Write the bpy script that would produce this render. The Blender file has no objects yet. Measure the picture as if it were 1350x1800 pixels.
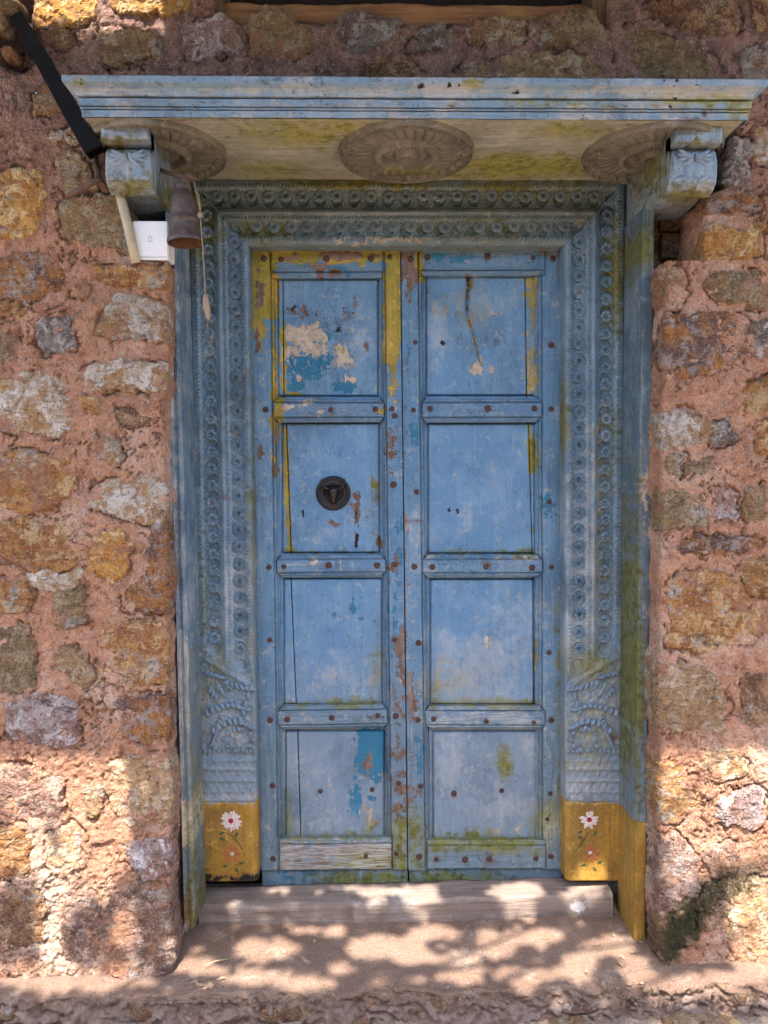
import bpy, math, random
import numpy as np
from mathutils import Vector, Matrix, Euler

random.seed(11); RNG = np.random.default_rng(11)
SC = bpy.context.scene
COL = SC.collection

# ------------------------------------------------------------------ camera
CAM = Vector((0.0, -2.0, 1.352)); PITCH, YAW, ROLL = 2.6, 1.2, 0.3
F = 1310.0
cd = bpy.data.cameras.new('camera'); cam = bpy.data.objects.new('camera', cd); COL.objects.link(cam)
cd.sensor_fit = 'VERTICAL'; cd.sensor_height = 36; cd.sensor_width = 27
cd.lens = F / 1800 * 36; cd.clip_end = 500; cd.clip_start = 0.05
RM = (Matrix.Rotation(math.radians(-YAW), 3, 'Z') @ Matrix.Rotation(math.radians(90 - PITCH), 3, 'X')
      @ Matrix.Rotation(math.radians(-ROLL), 3, 'Z'))
cam.matrix_world = Matrix.Translation(CAM) @ RM.to_4x4()
SC.camera = cam
# ------------------------------------------------------------------ world, sun, exposure
SUN_EL, SUN_AZ = 62.0, 6.0
w = bpy.data.worlds.new('World'); SC.world = w; w.use_nodes = True
nt = w.node_tree; bg = nt.nodes['Background']
sky = nt.nodes.new('ShaderNodeTexSky'); sky.sky_type = 'NISHITA'; sky.sun_disc = False
sky.sun_elevation = math.radians(SUN_EL); sky.sun_rotation = math.radians(180 + SUN_AZ)
sky.dust_density = 2.0
nt.links.new(sky.outputs[0], bg.inputs[0]); bg.inputs[1].default_value = 0.15
sl = bpy.data.lights.new('sun', 'SUN'); sl.energy = 2.6; sl.angle = math.radians(0.45); sl.color = (1.0, 0.93, 0.82)
so = bpy.data.objects.new('sun', sl); COL.objects.link(so); so.location = (-3, -8, 12)
e_, a_ = math.radians(SUN_EL), math.radians(SUN_AZ)
SUNPOS = Vector((-math.sin(a_) * math.cos(e_), -math.cos(a_) * math.cos(e_), math.sin(e_)))
so.rotation_euler = (-SUNPOS).to_track_quat('-Z', 'Y').to_euler()
SC.view_settings.view_transform = 'Standard'; SC.view_settings.look = 'None'
SC.view_settings.exposure = 2.88; SC.view_settings.gamma = 1.0; SC.view_settings.use_curve_mapping = False
SC.cycles.max_bounces = 6; SC.cycles.diffuse_bounces = 3

# ------------------------------------------------------------------ helpers
RMn = np.array(RM); CAMn = np.array(CAM)
def W(px, py, Y):
    """photo pixel -> world point on the vertical plane y=Y (vectorised)"""
    px = np.asarray(px, float); py = np.asarray(py, float); Y = np.asarray(Y, float)
    d = np.stack([(px - 675) / F, (900 - py) / F, -np.ones(np.broadcast(px, py).shape)], -1) @ RMn.T
    t = (Y - CAMn[1]) / d[..., 1]
    return CAMn + d * t[..., None]
def WZ(px, py, z):
    px = np.asarray(px, float); py = np.asarray(py, float)
    d = np.stack([(px - 675) / F, (900 - py) / F, -np.ones(np.broadcast(px, py).shape)], -1) @ RMn.T
    t = (z - CAMn[2]) / d[..., 2]
    return CAMn + d * t[..., None]
def PX(P):
    q = (np.asarray(P, float) - CAMn) @ RMn
    return 675 + F * q[..., 0] / -q[..., 2], 900 - F * q[..., 1] / -q[..., 2]
def sst(a, b, x):
    t = np.clip((x - a) / (b - a), 0, 1); return t * t * (3 - 2 * t)
_perm = RNG.permutation(512); _ang = RNG.random(512) * 2 * np.pi
def gn(x, y, seed=0):
    x = np.asarray(x, float) + seed * 17.31; y = np.asarray(y, float) + seed * 9.77
    xi = np.floor(x).astype(int); yi = np.floor(y).astype(int); xf = x - xi; yf = y - yi
    def g(i, j, dx, dy):
        a = _ang[_perm[(_perm[i & 511] + j) & 511]]; return np.cos(a) * dx + np.sin(a) * dy
    u = xf ** 3 * (xf * (xf * 6 - 15) + 10); v = yf ** 3 * (yf * (yf * 6 - 15) + 10)
    n0 = g(xi, yi, xf, yf) * (1 - u) + g(xi + 1, yi, xf - 1, yf) * u
    n1 = g(xi, yi + 1, xf, yf - 1) * (1 - u) + g(xi + 1, yi + 1, xf - 1, yf - 1) * u
    return (n0 * (1 - v) + n1 * v) * 1.4
def fbm(x, y, o=4, seed=0, gain=.5):
    s = 0; a = 1.; f = 1.
    for k in range(o):
        s = s + a * gn(np.asarray(x) * f, np.asarray(y) * f, seed + k * 3); a *= gain; f *= 2.03
    return s

def link(name, me, mat, parent=None, loc=None):
    o = bpy.data.objects.new(name, me); COL.objects.link(o)
    if mat is not None and len(me.materials) == 0:
        for m in (mat if isinstance(mat, (list, tuple)) else [mat]): me.materials.append(m)
    if parent is not None: o.parent = parent
    if loc is not None: o.location = loc
    return o
def root_loc(o):
    v = Vector((0, 0, 0))
    while o is not None: v = v + o.location; o = o.parent
    return np.array(v)
def mesh(name, V, Fq, mat, parent=None, smooth=True, attrs=None, midx=None, origin=None):
    """V world coords (n,3); Fq (m,4) array or list of index lists"""
    V = np.asarray(V, float); me = bpy.data.meshes.new(name)
    org = root_loc(parent) if parent is not None else np.zeros(3)
    loc = None
    if origin is not None: loc = np.array(origin) - org; org = np.array(origin)
    Vl = V - org
    if isinstance(Fq, np.ndarray):
        n = len(V); m = len(Fq); k = Fq.shape[1]
        me.vertices.add(n); me.vertices.foreach_set('co', Vl.astype(np.float32).ravel())
        me.loops.add(m * k); me.loops.foreach_set('vertex_index', Fq.astype(np.int32).ravel())
        me.polygons.add(m); me.polygons.foreach_set('loop_start', np.arange(0, m * k, k, dtype=np.int32))
        me.update(calc_edges=True)
    else:
        me.from_pydata([tuple(v) for v in Vl], [], [list(f) for f in Fq])
    if midx is not None: me.polygons.foreach_set('material_index', np.asarray(midx, np.int32))
    me.polygons.foreach_set('use_smooth', [smooth] * len(me.polygons))
    if attrs is None and isinstance(mat, bpy.types.Material) and mat.get('paint'): attrs = {k: np.zeros((len(V), 4)) for k in ('wear', 'dirt')}
    if attrs:
        for nm, A in attrs.items():
            at = me.attributes.new(nm, 'FLOAT_COLOR', 'POINT'); at.data.foreach_set('color', np.asarray(A, np.float32).ravel())
    me.validate(); me.update()
    return link(name, me, mat, parent, None if loc is None else Vector(loc))
def gridF(nr, nc, off=0):
    i, j = np.meshgrid(np.arange(nr - 1), np.arange(nc - 1), indexing='ij'); a = i * nc + j + off
    return np.stack([a, a + 1, a + nc + 1, a + nc], -1).reshape(-1, 4)
def thing(name, label, cat, loc, group=None):
    o = bpy.data.objects.new(name, None); COL.objects.link(o); o.location = loc
    o.empty_display_size = .05
    tag(o, label, cat, group); return o
def tag(o, label=None, cat=None, group=None, kind=None):
    if label: o['label'] = label
    if cat: o['category'] = cat
    if group: o['group'] = group
    if kind: o['kind'] = kind
    return o
class Acc:
    """collects small shapes into one mesh"""
    def __init__(s): s.V = []; s.F = []; s.n = 0
    def add(s, V, Fs):
        V = np.asarray(V, float); s.V.append(V); s.F += [[int(i) + s.n for i in f] for f in Fs]; s.n += len(V); return s
    def box(s, lo, hi):
        x0, y0, z0 = lo; x1, y1, z1 = hi
        return s.add([(x0,y0,z0),(x1,y0,z0),(x1,y1,z0),(x0,y1,z0),(x0,y0,z1),(x1,y0,z1),(x1,y1,z1),(x0,y1,z1)],
                     [(0,3,2,1),(4,5,6,7),(0,1,5,4),(1,2,6,5),(2,3,7,6),(3,0,4,7)])
    def tube(s, pts, rad, n=8, squash=1.0, up=(0, 0, 1)):
        pts = [np.array(p, float) for p in pts]; rad = rad if hasattr(rad, '__len__') else [rad] * len(pts)
        V = []
        for i, p in enumerate(pts):
            d = pts[min(i + 1, len(pts) - 1)] - pts[max(i - 1, 0)]; d /= np.linalg.norm(d) + 1e-9
            a = np.cross(d, up); 
            if np.linalg.norm(a) < 1e-3: a = np.cross(d, (0, 1, .01))
            a /= np.linalg.norm(a); b = np.cross(d, a)
            for k in range(n):
                t = 2 * math.pi * k / n; V.append(p + rad[i] * (math.cos(t) * a + squash * math.sin(t) * b))
        Fs = []
        for i in range(len(pts) - 1):
            for k in range(n): Fs.append((i*n+k, i*n+(k+1) % n, (i+1)*n+(k+1) % n, (i+1)*n+k))
        Fs.append(list(range(n))[::-1]); Fs.append([(len(pts)-1)*n+k for k in range(n)])
        return s.add(V, Fs)
    def lathe(s, prof, c=(0, 0, 0), n=24, axis='z', wob=None):
        V = []; Fs = []
        for (r, h) in prof:
            for k in range(n):
                t = 2 * math.pi * k / n; rr = r * (wob(t, r) if wob else 1)
                p = (rr*math.cos(t), rr*math.sin(t), h) if axis == 'z' else (rr*math.cos(t), -h, rr*math.sin(t))
                V.append(np.array(c) + p)
        for i in range(len(prof) - 1):
            for k in range(n): Fs.append((i*n+k, i*n+(k+1) % n, (i+1)*n+(k+1) % n, (i+1)*n+k))
        return s.add(V, Fs)
    def lobe(s, c, ang, L, Wd, H, nrm='y', nl=7, nw=5, curl=0.0, tip=.35):
        """a carved leaf lobe: half-domed petal lying on a plane facing -y (x,z in plane)"""
        V = []
        for i in range(nl):
            t = i / (nl - 1); wd = Wd * math.sin(math.pi * (tip * .3 + t * (1 - tip * .3) * .97 + .02)) ** .7
            for j in range(nw):
                q = j / (nw - 1) * 2 - 1
                a = ang + curl * t
                u, v = t * L, q * wd / 2
                h = H * (1 - q * q) * math.sin(math.pi * min(1, t * .9 + .1)) ** .5
                x = math.cos(a) * u - math.sin(a) * v; z = math.sin(a) * u + math.cos(a) * v
                V.append((c[0] + x, c[1] - h, c[2] + z))
        return s.add(V, gridF(nl, nw).tolist())
    def out(s, name, mat, parent=None, smooth=True, origin=None):
        return mesh(name, np.concatenate(s.V), s.F, mat, parent, smooth, origin=origin)

# ------------------------------------------------------------------ materials
class NT:
    def __init__(s, name):
        s.m = bpy.data.materials.new(name); s.m.use_nodes = True; s.t = s.m.node_tree
        s.b = s.t.nodes['Principled BSDF']; s.pos = s.t.nodes.new('ShaderNodeNewGeometry').outputs['Position']
    def n(s, k): return s.t.nodes.new('ShaderNode' + k)
    def set(s, sock, v):
        if isinstance(v, bpy.types.NodeSocket): s.t.links.new(v, sock)
        elif v is not None:
            if sock.type == 'RGBA' and len(v) == 3: v = (*v, 1)
            sock.default_value = v
    def math(s, op, a, b=None, c=None, clamp=False):
        n = s.n('Math'); n.operation = op; n.use_clamp = clamp
        s.set(n.inputs[0], a); s.set(n.inputs[1], b)
        if c is not None: s.set(n.inputs[2], c)
        return n.outputs[0]
    def map(s, sc, loc=(0, 0, 0), rot=(0, 0, 0), v=None):
        n = s.n('Mapping'); s.set(n.inputs['Vector'], v or s.pos); n.inputs['Scale'].default_value = sc
        n.inputs['Location'].default_value = loc; n.inputs['Rotation'].default_value = rot; return n.outputs[0]
    def noise(s, scale, det=4, rough=.55, v=None, dist=0.0):
        n = s.n('TexNoise'); s.set(n.inputs['Vector'], v or s.pos); n.inputs['Scale'].default_value = scale
        n.inputs['Detail'].default_value = det; n.inputs['Roughness'].default_value = rough; n.inputs['Distortion'].default_value = dist
        return n.outputs[0]
    def voro(s, scale, v=None, feat='F1', out='Distance', rnd=1.0):
        n = s.n('TexVoronoi'); n.feature = feat; s.set(n.inputs['Vector'], v or s.pos); n.inputs['Scale'].default_value = scale
        n.inputs['Randomness'].default_value = rnd
        return n.outputs[out]
    def step(s, v, lo, hi):
        n = s.n('MapRange'); n.interpolation_type = 'SMOOTHSTEP'; s.set(n.inputs[0], v)
        n.inputs[1].default_value = lo; n.inputs[2].default_value = hi; return n.outputs[0]
    def mix(s, f, a, b, mode='MIX'):
        n = s.n('Mix'); n.data_type = 'RGBA'; n.blend_type = mode
        s.set(n.inputs['Factor'], f); s.set(n.inputs[6], a); s.set(n.inputs[7], b); return n.outputs[2]
    def attr(s, name, typ='GEOMETRY'):
        n = s.n('Attribute'); n.attribute_name = name; n.attribute_type = typ; return n
    def sep(s, c):
        n = s.n('SeparateColor'); s.set(n.inputs[0], c); return n.outputs
    def sepx(s, v):
        n = s.n('SeparateXYZ'); s.set(n.inputs[0], v); return n.outputs
    def bump(s, h, strength, dist, prev=None):
        n = s.n('Bump'); n.inputs['Strength'].default_value = strength; n.inputs['Distance'].default_value = dist
        s.set(n.inputs['Height'], h)
        if prev is not None: s.set(n.inputs['Normal'], prev)
        return n.outputs[0]
    def done(s, col, rough=.8, nrm=None, spec=.3, metal=0.0):
        s.set(s.b.inputs['Base Color'], col); s.set(s.b.inputs['Roughness'], rough)
        s.b.inputs['Specular IOR Level'].default_value = spec; s.b.inputs['Metallic'].default_value = metal
        if nrm is not None: s.set(s.b.inputs['Normal'], nrm)
        return s.m

def moss_shadow(s, col, n2, n3):
    # moss and a branch's shadow painted as one slanting dark streak by the doorway
    x, _, z = s.sepx(s.pos)
    dl = s.math('ABSOLUTE', s.math('SUBTRACT', s.math('MULTIPLY', s.math('SUBTRACT', x, .79), .95), s.math('SUBTRACT', z, .03)))
    al = s.math('MULTIPLY', s.math('SUBTRACT', 1, s.step(s.math('ADD', dl, s.math('MULTIPLY', s.math('SUBTRACT', n2, .5), .30)), .03, .11)), s.math('MULTIPLY', s.step(x, .77, .83), s.math('SUBTRACT', 1, s.step(z, .20, .34))))
    return s.mix(s.math('MULTIPLY', al, .93), col, s.mix(s.step(n3, .4, .6), (.022, .028, .012), (.065, .06, .025)))
def mat_mortar(name='mortar', A=(.54, .285, .175), B=(.40, .195, .115), C=(.62, .42, .31), top=(.34, .20, .16)):
    s = NT(name); n1 = s.noise(3.0, 5, .6); n2 = s.noise(13, 7, .7); n3 = s.noise(80, 5, .75); n4 = s.noise(380, 3, .75); n5 = s.noise(33, 6, .75, s.map((1, 1, 1), (9, 2, 4)))
    col = s.mix(s.step(n2, .40, .60), A, B); col = s.mix(s.math('MULTIPLY', s.step(n1, .48, .62), .8), col, C)
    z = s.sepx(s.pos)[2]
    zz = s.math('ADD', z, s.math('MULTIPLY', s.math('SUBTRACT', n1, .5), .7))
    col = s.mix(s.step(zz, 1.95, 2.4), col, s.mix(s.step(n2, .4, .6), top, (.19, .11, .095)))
    col = s.mix(s.math('MULTIPLY', s.step(n5, .54, .64), .45), col, (.55, .42, .36))
    col = s.mix(s.math('MULTIPLY', s.step(s.noise(7, 7, .78), .53, .66), .6), col, (.15, .09, .065))
    col = s.mix(s.math('MULTIPLY', s.step(s.noise(5, 6, .75, s.map((1, 1, 1), (3, 8, 1))), .57, .68), .6), col, (.50, .42, .41))
    col = s.mix(s.math('MULTIPLY', s.step(n4, .56, .66), .45), col, (.62, .50, .44))
    col = s.mix(s.math('MULTIPLY', s.step(n3, .55, .66), .6), col, (.12, .065, .05))
    cn = s.noise(5.5, 7, .62, None, .8); crm = s.math('MULTIPLY', s.math('SUBTRACT', 1.0, s.step(s.math('ABSOLUTE', s.math('SUBTRACT', cn, .47)), .0015, .0075)), s.step(s.noise(4, 3, .5, s.map((1, 1, 1), (2, 2, 2))), .49, .55))
    col = s.mix(s.math('MULTIPLY', crm, .8), col, (.07, .04, .03))
    col = moss_shadow(s, col, n2, n3)
    lx_ = s.math('ABSOLUTE', s.math('ADD', s.sepx(s.pos)[0], .885)); sun_streak = s.math('MULTIPLY', s.math('SUBTRACT', 1, s.step(s.math('ADD', lx_, s.math('MULTIPLY', s.math('SUBTRACT', n2, .5), .22)), .015, .055)), s.math('SUBTRACT', 1, s.step(z, .22, .34)))
    col = s.mix(s.math('MULTIPLY', sun_streak, .45), col, (.62, .50, .39))  # pale streak: a sunlit strip painted into the mortar colour
    h = s.math('ADD', s.math('MULTIPLY', n2, .6), s.math('ADD', s.math('MULTIPLY', n3, .55), s.math('MULTIPLY', n5, .4)))
    g1 = s.voro(150); g2 = s.voro(75)
    col = s.mix(s.math('MULTIPLY', s.step(s.noise(190, 3, .8), .55, .64), .55), col, (.11, .06, .045)); col = s.mix(s.math('MULTIPLY', s.step(s.noise(150, 3, .8, s.map((1, 1, 1), (7, 7, 1))), .57, .66), .5), col, (.68, .54, .46))
    col = s.mix(s.math('MULTIPLY', s.step(g1, .55, .30), .0), col, (.6, .5, .42))
    nr = s.bump(h, 1.0, .020); nr = s.bump(n4, .8, .0035, nr); nr = s.bump(s.math('ADD', g1, s.math('MULTIPLY', g2, 1.2)), .55, .004, nr); nr = s.bump(s.math('SUBTRACT', 1, crm), 1.0, .010, nr)
    return s.done(col, .95, nr, .15)
def mat_stone():
    s = NT('rubble_stone')
    A = s.attr('tint_a', 'OBJECT').outputs['Vector']; B = s.attr('tint_b', 'OBJECT').outputs['Vector']; C = s.attr('tint_c', 'OBJECT').outputs['Vector']
    sh = s.attr('shift', 'OBJECT').outputs['Fac']
    v = s.n('VectorMath'); v.operation = 'ADD'; s.set(v.inputs[0], s.pos); cb = s.n('CombineXYZ'); s.set(cb.inputs[0], sh); s.set(cb.inputs[1], sh); s.set(v.inputs[1], cb.outputs[0])
    p = v.outputs[0]
    n1 = s.noise(11, 6, .68, p, 1.2); n2 = s.noise(22, 7, .72, p, .6); n3 = s.noise(75, 5, .75, p); n4 = s.noise(300, 3, .7, p)
    strat = s.noise(1, 5, .65, s.map((14, 14, 70), rot=(0, .25, 0), v=p))
    col = s.mix(s.step(n1, .43, .57), A, B)
    col = s.mix(s.math('MULTIPLY', s.step(n2, .50, .58), .9), col, C)
    iron = s.step(s.noise(9, 7, .72, s.map((1, 1, 1), (4, 4, 9), v=p), .8), .54, .63); col = s.mix(s.math('MULTIPLY', iron, .6), col, s.mix(.5, B, (.52, .22, .05)))
    mang = s.step(s.noise(8, 8, .78, s.map((1, 1, 1), (9, 1, 3), v=p), .6), .57, .64); col = s.mix(s.math('MULTIPLY', mang, .75), col, (.075, .05, .045))
    col = s.mix(s.math('MULTIPLY', s.step(strat, .54, .64), .5), col, s.mix(.5, B, (.08, .05, .035)))
    lich = s.math('MULTIPLY', s.step(s.noise(7, 8, .8, p), .55, .62), .8)
    col = s.mix(lich, col, s.mix(s.step(n3, .4, .6), (.66, .62, .58), (.44, .41, .40)))
    col = s.mix(s.math('MULTIPLY', s.step(n3, .54, .64), .7), col, (.10, .065, .045))
    col = s.mix(s.math('MULTIPLY', s.step(s.noise(120, 5, .78, p), .57, .65), .6), col, (.72, .64, .52))
    col = s.mix(s.math('MULTIPLY', s.step(n4, .57, .67), .5), col, (.06, .04, .03))
    col = s.mix(s.math('MULTIPLY', s.step(s.noise(200, 3, .8, p), .55, .64), .55), col, (.08, .05, .035)); col = s.mix(s.math('MULTIPLY', s.step(s.noise(170, 3, .8, s.map((1, 1, 1), (7, 7, 1), v=p)), .57, .66), .5), col, (.74, .64, .52))
    sm = s.attr('smear', 'OBJECT').outputs['Fac']
    col = s.mix(s.step(s.math('ADD', s.noise(8, 7, .74, s.map((1, 1, 1), (6, 2, 8), v=p), .5), sm), .56, .62), col, s.mix(s.step(n3, .42, .58), (.53, .285, .18), (.39, .195, .12)))
    col = moss_shadow(s, col, n2, n3)
    h = s.math('ADD', s.math('ADD', s.math('MULTIPLY', n2, .6), s.math('MULTIPLY', n3, .5)), s.math('MULTIPLY', strat, .35))
    nr = s.bump(h, 1.0, .024, None); nr = s.bump(n4, .7, .003, nr)
    return s.done(col, .9, nr, .2)
def mat_paint(name, base, base2, low=None, grain='z', teal=(.022, .105, .175), cream=(.50, .42, .33), yellow=(.27, .235, .035), yellow2=(.40, .275, .06),
              wood=(.105, .065, .05), wood2=(.21, .145, .115), moss=(.19, .18, .02), chips=1.0, lowz=(.25, .95), fade=None, rough=.62, grime=.35, grainamt=1.0):
    s = NT(name)
    sc = (90, 90, 5) if grain == 'z' else (5, 90, 90)
    gr = s.noise(1, 5, .6, s.map(sc)); gr2 = s.noise(1, 3, .6, s.map(tuple(q * 3.3 for q in sc)))
    n0 = s.noise(2.2, 4); n1 = s.noise(9, 6, .65); n2 = s.noise(45, 6, .7); n3 = s.noise(160, 4, .7); n5 = s.noise(500, 2)
    wr = s.attr('wear'); di = s.attr('dirt'); w_ = s.sep(wr.outputs['Color']); d_ = s.sep(di.outputs['Color'])
    wA, dA = wr.outputs['Alpha'], di.outputs['Alpha']
    z = s.sepx(s.pos)[2]
    col = s.mix(s.step(n1, .40, .60), base, base2)
    if low: col = s.mix(s.math('MULTIPLY', s.math('SUBTRACT', 1, s.step(s.math('ADD', z, s.math('MULTIPLY', s.math('SUBTRACT', n0, .5), .9)), *lowz)), .9), col, low)
    nbig = s.noise(5, 6, .7, s.map((1, 1, .7), (4, 7, 1)))
    col = s.mix(s.math('MULTIPLY', s.step(nbig, .50, .66), .45), col, tuple(.30 * q + .02 for q in base))
    col = s.mix(s.math('MULTIPLY', s.step(gr, .50, .66), .42 * grainamt), col, s.mix(.6, base, (.03, .05, .06)))
    col = s.mix(s.math('MULTIPLY', s.step(s.noise(1, 5, .7, s.map(tuple(q * .5 for q in sc), (3, 1, 2))), .56, .68), .34 * grainamt), col, (.44, .46, .47))
    ch = s.math('MULTIPLY', s.step(s.math('ADD', n3, s.math('MULTIPLY', gr2, .3)), .74, .80), s.step(s.noise(6, 4, .6), .50, .58))
    ch = s.math('MULTIPLY', ch, chips)
    col = s.mix(ch, col, teal)
    col = s.mix(s.math('MULTIPLY', s.step(n2, .55, .68), grime * 1.5), col, (.05, .052, .045))
    col = s.mix(s.math('MULTIPLY', s.step(s.noise(28, 6, .78, s.map((1, 1, 1), (5, 3, 7))), .55, .65), .38), col, (.44, .42, .33))
    col = s.mix(s.math('MULTIPLY', s.step(n3, .60, .68), .6 * grime * 2), col, (.035, .035, .032))
    col = s.mix(s.math('MULTIPLY', s.step(s.noise(210, 3, .7, s.map((1, 1, 1), (1, 6, 2))), .63, .70), .5), col, (.55, .56, .55))
    jag = s.math('ADD', s.math('MULTIPLY', s.math('SUBTRACT', n2, .5), 1.5), s.math('MULTIPLY', s.math('SUBTRACT', n1, .5), 1.3))
    jag = s.math('ADD', jag, s.math('MULTIPLY', s.math('SUBTRACT', gr, .5), .8))
    def lay(v, lo=.46, hi=.52, k=1.0): return s.step(s.math('ADD', v, s.math('MULTIPLY', s.math('MULTIPLY', jag, k), s.step(v, .02, .22))), lo, hi)
    mt = lay(w_[2]); col = s.mix(mt, col, s.mix(n1, teal, tuple(min(1, q * 1.8) for q in teal)))
    mc = lay(wA, .46, .54); col = s.mix(mc, col, s.mix(s.step(n2, .42, .6), cream, tuple(q * .72 for q in cream)))
    my = lay(w_[1], .46, .54); ycol = s.mix(s.step(n1, .42, .62), yellow, yellow2); ycol = s.mix(s.math('MULTIPLY', s.step(gr, .50, .62), .5 * grainamt), ycol, (.15, .10, .025)); ycol = s.mix(s.math('MULTIPLY', s.step(nbig, .48, .6), .55), ycol, tuple(.4 * q + .02 for q in yellow))
    ycol = s.mix(s.math('MULTIPLY', s.step(n3, .52, .64), .6), ycol, (.15, .08, .02)); ycol = s.mix(s.math('MULTIPLY', s.step(n2, .55, .66), .5), ycol, tuple(min(1, 1.5 * q + .04) for q in yellow2)); col = s.mix(my, col, ycol)
    mw = lay(w_[0]); wc = s.mix(s.step(gr, .35, .65), wood, wood2); wc = s.mix(s.math('MULTIPLY', s.step(n2, .5, .7), .6), wc, (.05, .035, .025)); col = s.mix(mw, col, wc)
    mo = s.math('MULTIPLY', s.step(s.math('ADD', d_[0], s.math('MULTIPLY', s.math('MULTIPLY', jag, .8), s.step(d_[0], .02, .25))), .12, .72), .92)
    col = s.mix(mo, col, s.mix(s.step(n2, .4, .65), moss, tuple(q * .45 for q in moss)))
    gr2m = s.math('ADD', 1 - grainamt, s.math('MULTIPLY', s.step(gr2, .35, .62), grainamt))
    sc_ = s.math('MULTIPLY', s.step(s.math('ADD', d_[2], s.math('MULTIPLY', s.math('MULTIPLY', jag, 1.0), s.step(d_[2], .02, .25))), .25, .75), .72 * (.30 + .70 * grainamt))
    col = s.mix(s.math('MULTIPLY', sc_, gr2m), col, (.46, .45, .43))
    ru = s.math('MULTIPLY', s.step(s.math('ADD', d_[1], s.math('MULTIPLY', s.math('MULTIPLY', jag, .6), s.step(d_[1], .02, .25))), .3, .9), .85); col = s.mix(ru, col, (.12, .045, .02))
    dk = s.step(s.math('ADD', dA, s.math('MULTIPLY', s.math('MULTIPLY', jag, .6), s.step(dA, .05, .3))), .45, .6); col = s.mix(dk, col, (.012, .011, .010))
    under = s.math('MAXIMUM', s.math('MAXIMUM', mt, s.math('MULTIPLY', mc, .9)), s.math('MAXIMUM', s.math('MULTIPLY', my, .9), s.math('MAXIMUM', mw, ch)))
    nr = s.bump(s.math('SUBTRACT', 1, under), 1.0, .004)
    nr = s.bump(s.math('ADD', s.math('MULTIPLY', gr, .7), s.math('MULTIPLY', n2, .6)), .7, .006, nr); nr = s.bump(n3, .4, .0025, nr)
    ro = s.math('ADD', rough, s.math('MULTIPLY', under, .2)); s.m['paint'] = 1
    return s.done(col, ro, nr, .3)
def mat_simple(name, A, B, sc=40, rough=.6, metal=0, spec=.4, bs=.4, C=None, bd=.003):
    s = NT(name); n1 = s.noise(sc, 5, .65); n2 = s.noise(sc * 5, 4, .7)
    col = s.mix(s.step(n1, .35, .65), A, B)
    if C: col = s.mix(s.math('MULTIPLY', s.step(n2, .55, .7), .7), col, C)
    return s.done(col, rough, s.bump(s.math('ADD', n1, s.math('MULTIPLY', n2, .5)), bs, bd), spec, metal)
def mat_wood(name, A, B, D, axis='x', sc=1.0, rough=.85, tint=None):
    s = NT(name); k = (6, 110, 110) if axis == 'x' else (110, 110, 6); k = tuple(q * sc for q in k)
    g = s.noise(1, 6, .65, s.map(k)); n1 = s.noise(7, 5, .6); n2 = s.noise(60, 5, .7)
    col = s.mix(s.step(g, .36, .64), A, B); col = s.mix(s.math('MULTIPLY', s.step(n1, .52, .68), .6), col, D)
    col = s.mix(s.math('MULTIPLY', s.step(g, .62, .72), .7), col, (.05, .035, .028))
    if tint: col = s.mix(s.math('MULTIPLY', s.step(s.noise(5, 5, .7), .56, .66), .6), col, tint)
    col = s.mix(s.math('MULTIPLY', s.step(n2, .6, .72), .5), col, (.06, .045, .035))
    return s.done(col, rough, s.bump(s.math('ADD', g, s.math('MULTIPLY', n2, .4)), .8, .006), .2)

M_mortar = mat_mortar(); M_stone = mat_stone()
M_reveal = M_mortar
M_panel = mat_paint('blue_panel_paint', (.104, .220, .365), (.142, .262, .40), low=(.190, .240, .295), chips=.35, grime=.20, grainamt=.35)
M_stile = mat_paint('blue_stile_paint', (.092, .192, .31), (.124, .228, .34), low=(.132, .185, .228), chips=.9, grime=.30, grainamt=.8)
M_rail = mat_paint('blue_rail_paint', (.096, .186, .30), (.128, .222, .325), low=(.142, .195, .235), grain='x', chips=1.0, grime=.32)
M_frame = mat_paint('carved_frame_paint', (.112, .182, .250), (.155, .232, .305), low=(.19, .235, .285), chips=.2, yellow=(.31, .165, .024), yellow2=(.39, .22, .04), moss=(.15, .145, .03), grime=.28, grainamt=.6)
M_casing = mat_paint('casing_paint', (.075, .125, .175), (.13, .19, .245), low=(.15, .195, .24), chips=.35, yellow=(.29, .155, .024), yellow2=(.37, .21, .04), moss=(.145, .14, .03), grime=.35)
M_lintel = mat_paint('carved_lintel_paint', (.125, .165, .175), (.15, .20, .22), grain='x', chips=.2, moss=(.16, .145, .018), grime=.28, grainamt=.6)
M_canopy = mat_paint('canopy_paint', (.165, .265, .37), (.27, .325, .40), grain='x', chips=.5, moss=(.31, .29, .06), cream=(.45, .455, .47), grime=.5, grainamt=.7)
M_soffit = mat_paint('soffit_paint', (.27, .265, .19), (.33, .32, .25), grain='x', chips=0, moss=(.30, .28, .06), grime=.35)
M_carve = mat_paint('medallion_paint', (.120, .108, .08), (.180, .162, .125), chips=0, moss=(.24, .22, .035), grime=.4, grainamt=.2)
M_corbel = mat_paint('corbel_paint', (.20, .275, .36), (.28, .34, .395), chips=.3, moss=(.17, .155, .025), grime=.4)
M_nail = mat_simple('rusty_nail', (.055, .028, .022), (.11, .055, .04), 220, .8, .2, .3)
M_iron = mat_simple('dark_iron', (.013, .012, .014), (.042, .038, .037), 160, .30, .7, .6, C=(.09, .07, .05))
M_bell = mat_simple('aged_bell_metal', (.070, .052, .045), (.115, .088, .076), 60, .5, .4, .4, C=(.045, .032, .026))
M_bellin = mat_simple('rusty_bell_inside', (.10, .045, .02), (.06, .028, .014), 50, .8)
M_rustbar = mat_simple('rusty_bar', (.10, .060, .045), (.16, .10, .07), 90, .85, 0, .2)
M_white = mat_simple('white_plastic', (.80, .80, .80), (.76, .77, .78), 20, .32, 0, .5, .03)
M_grey = mat_simple('grey_print', (.33, .33, .34), (.30, .30, .31), 30, .5)
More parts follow.
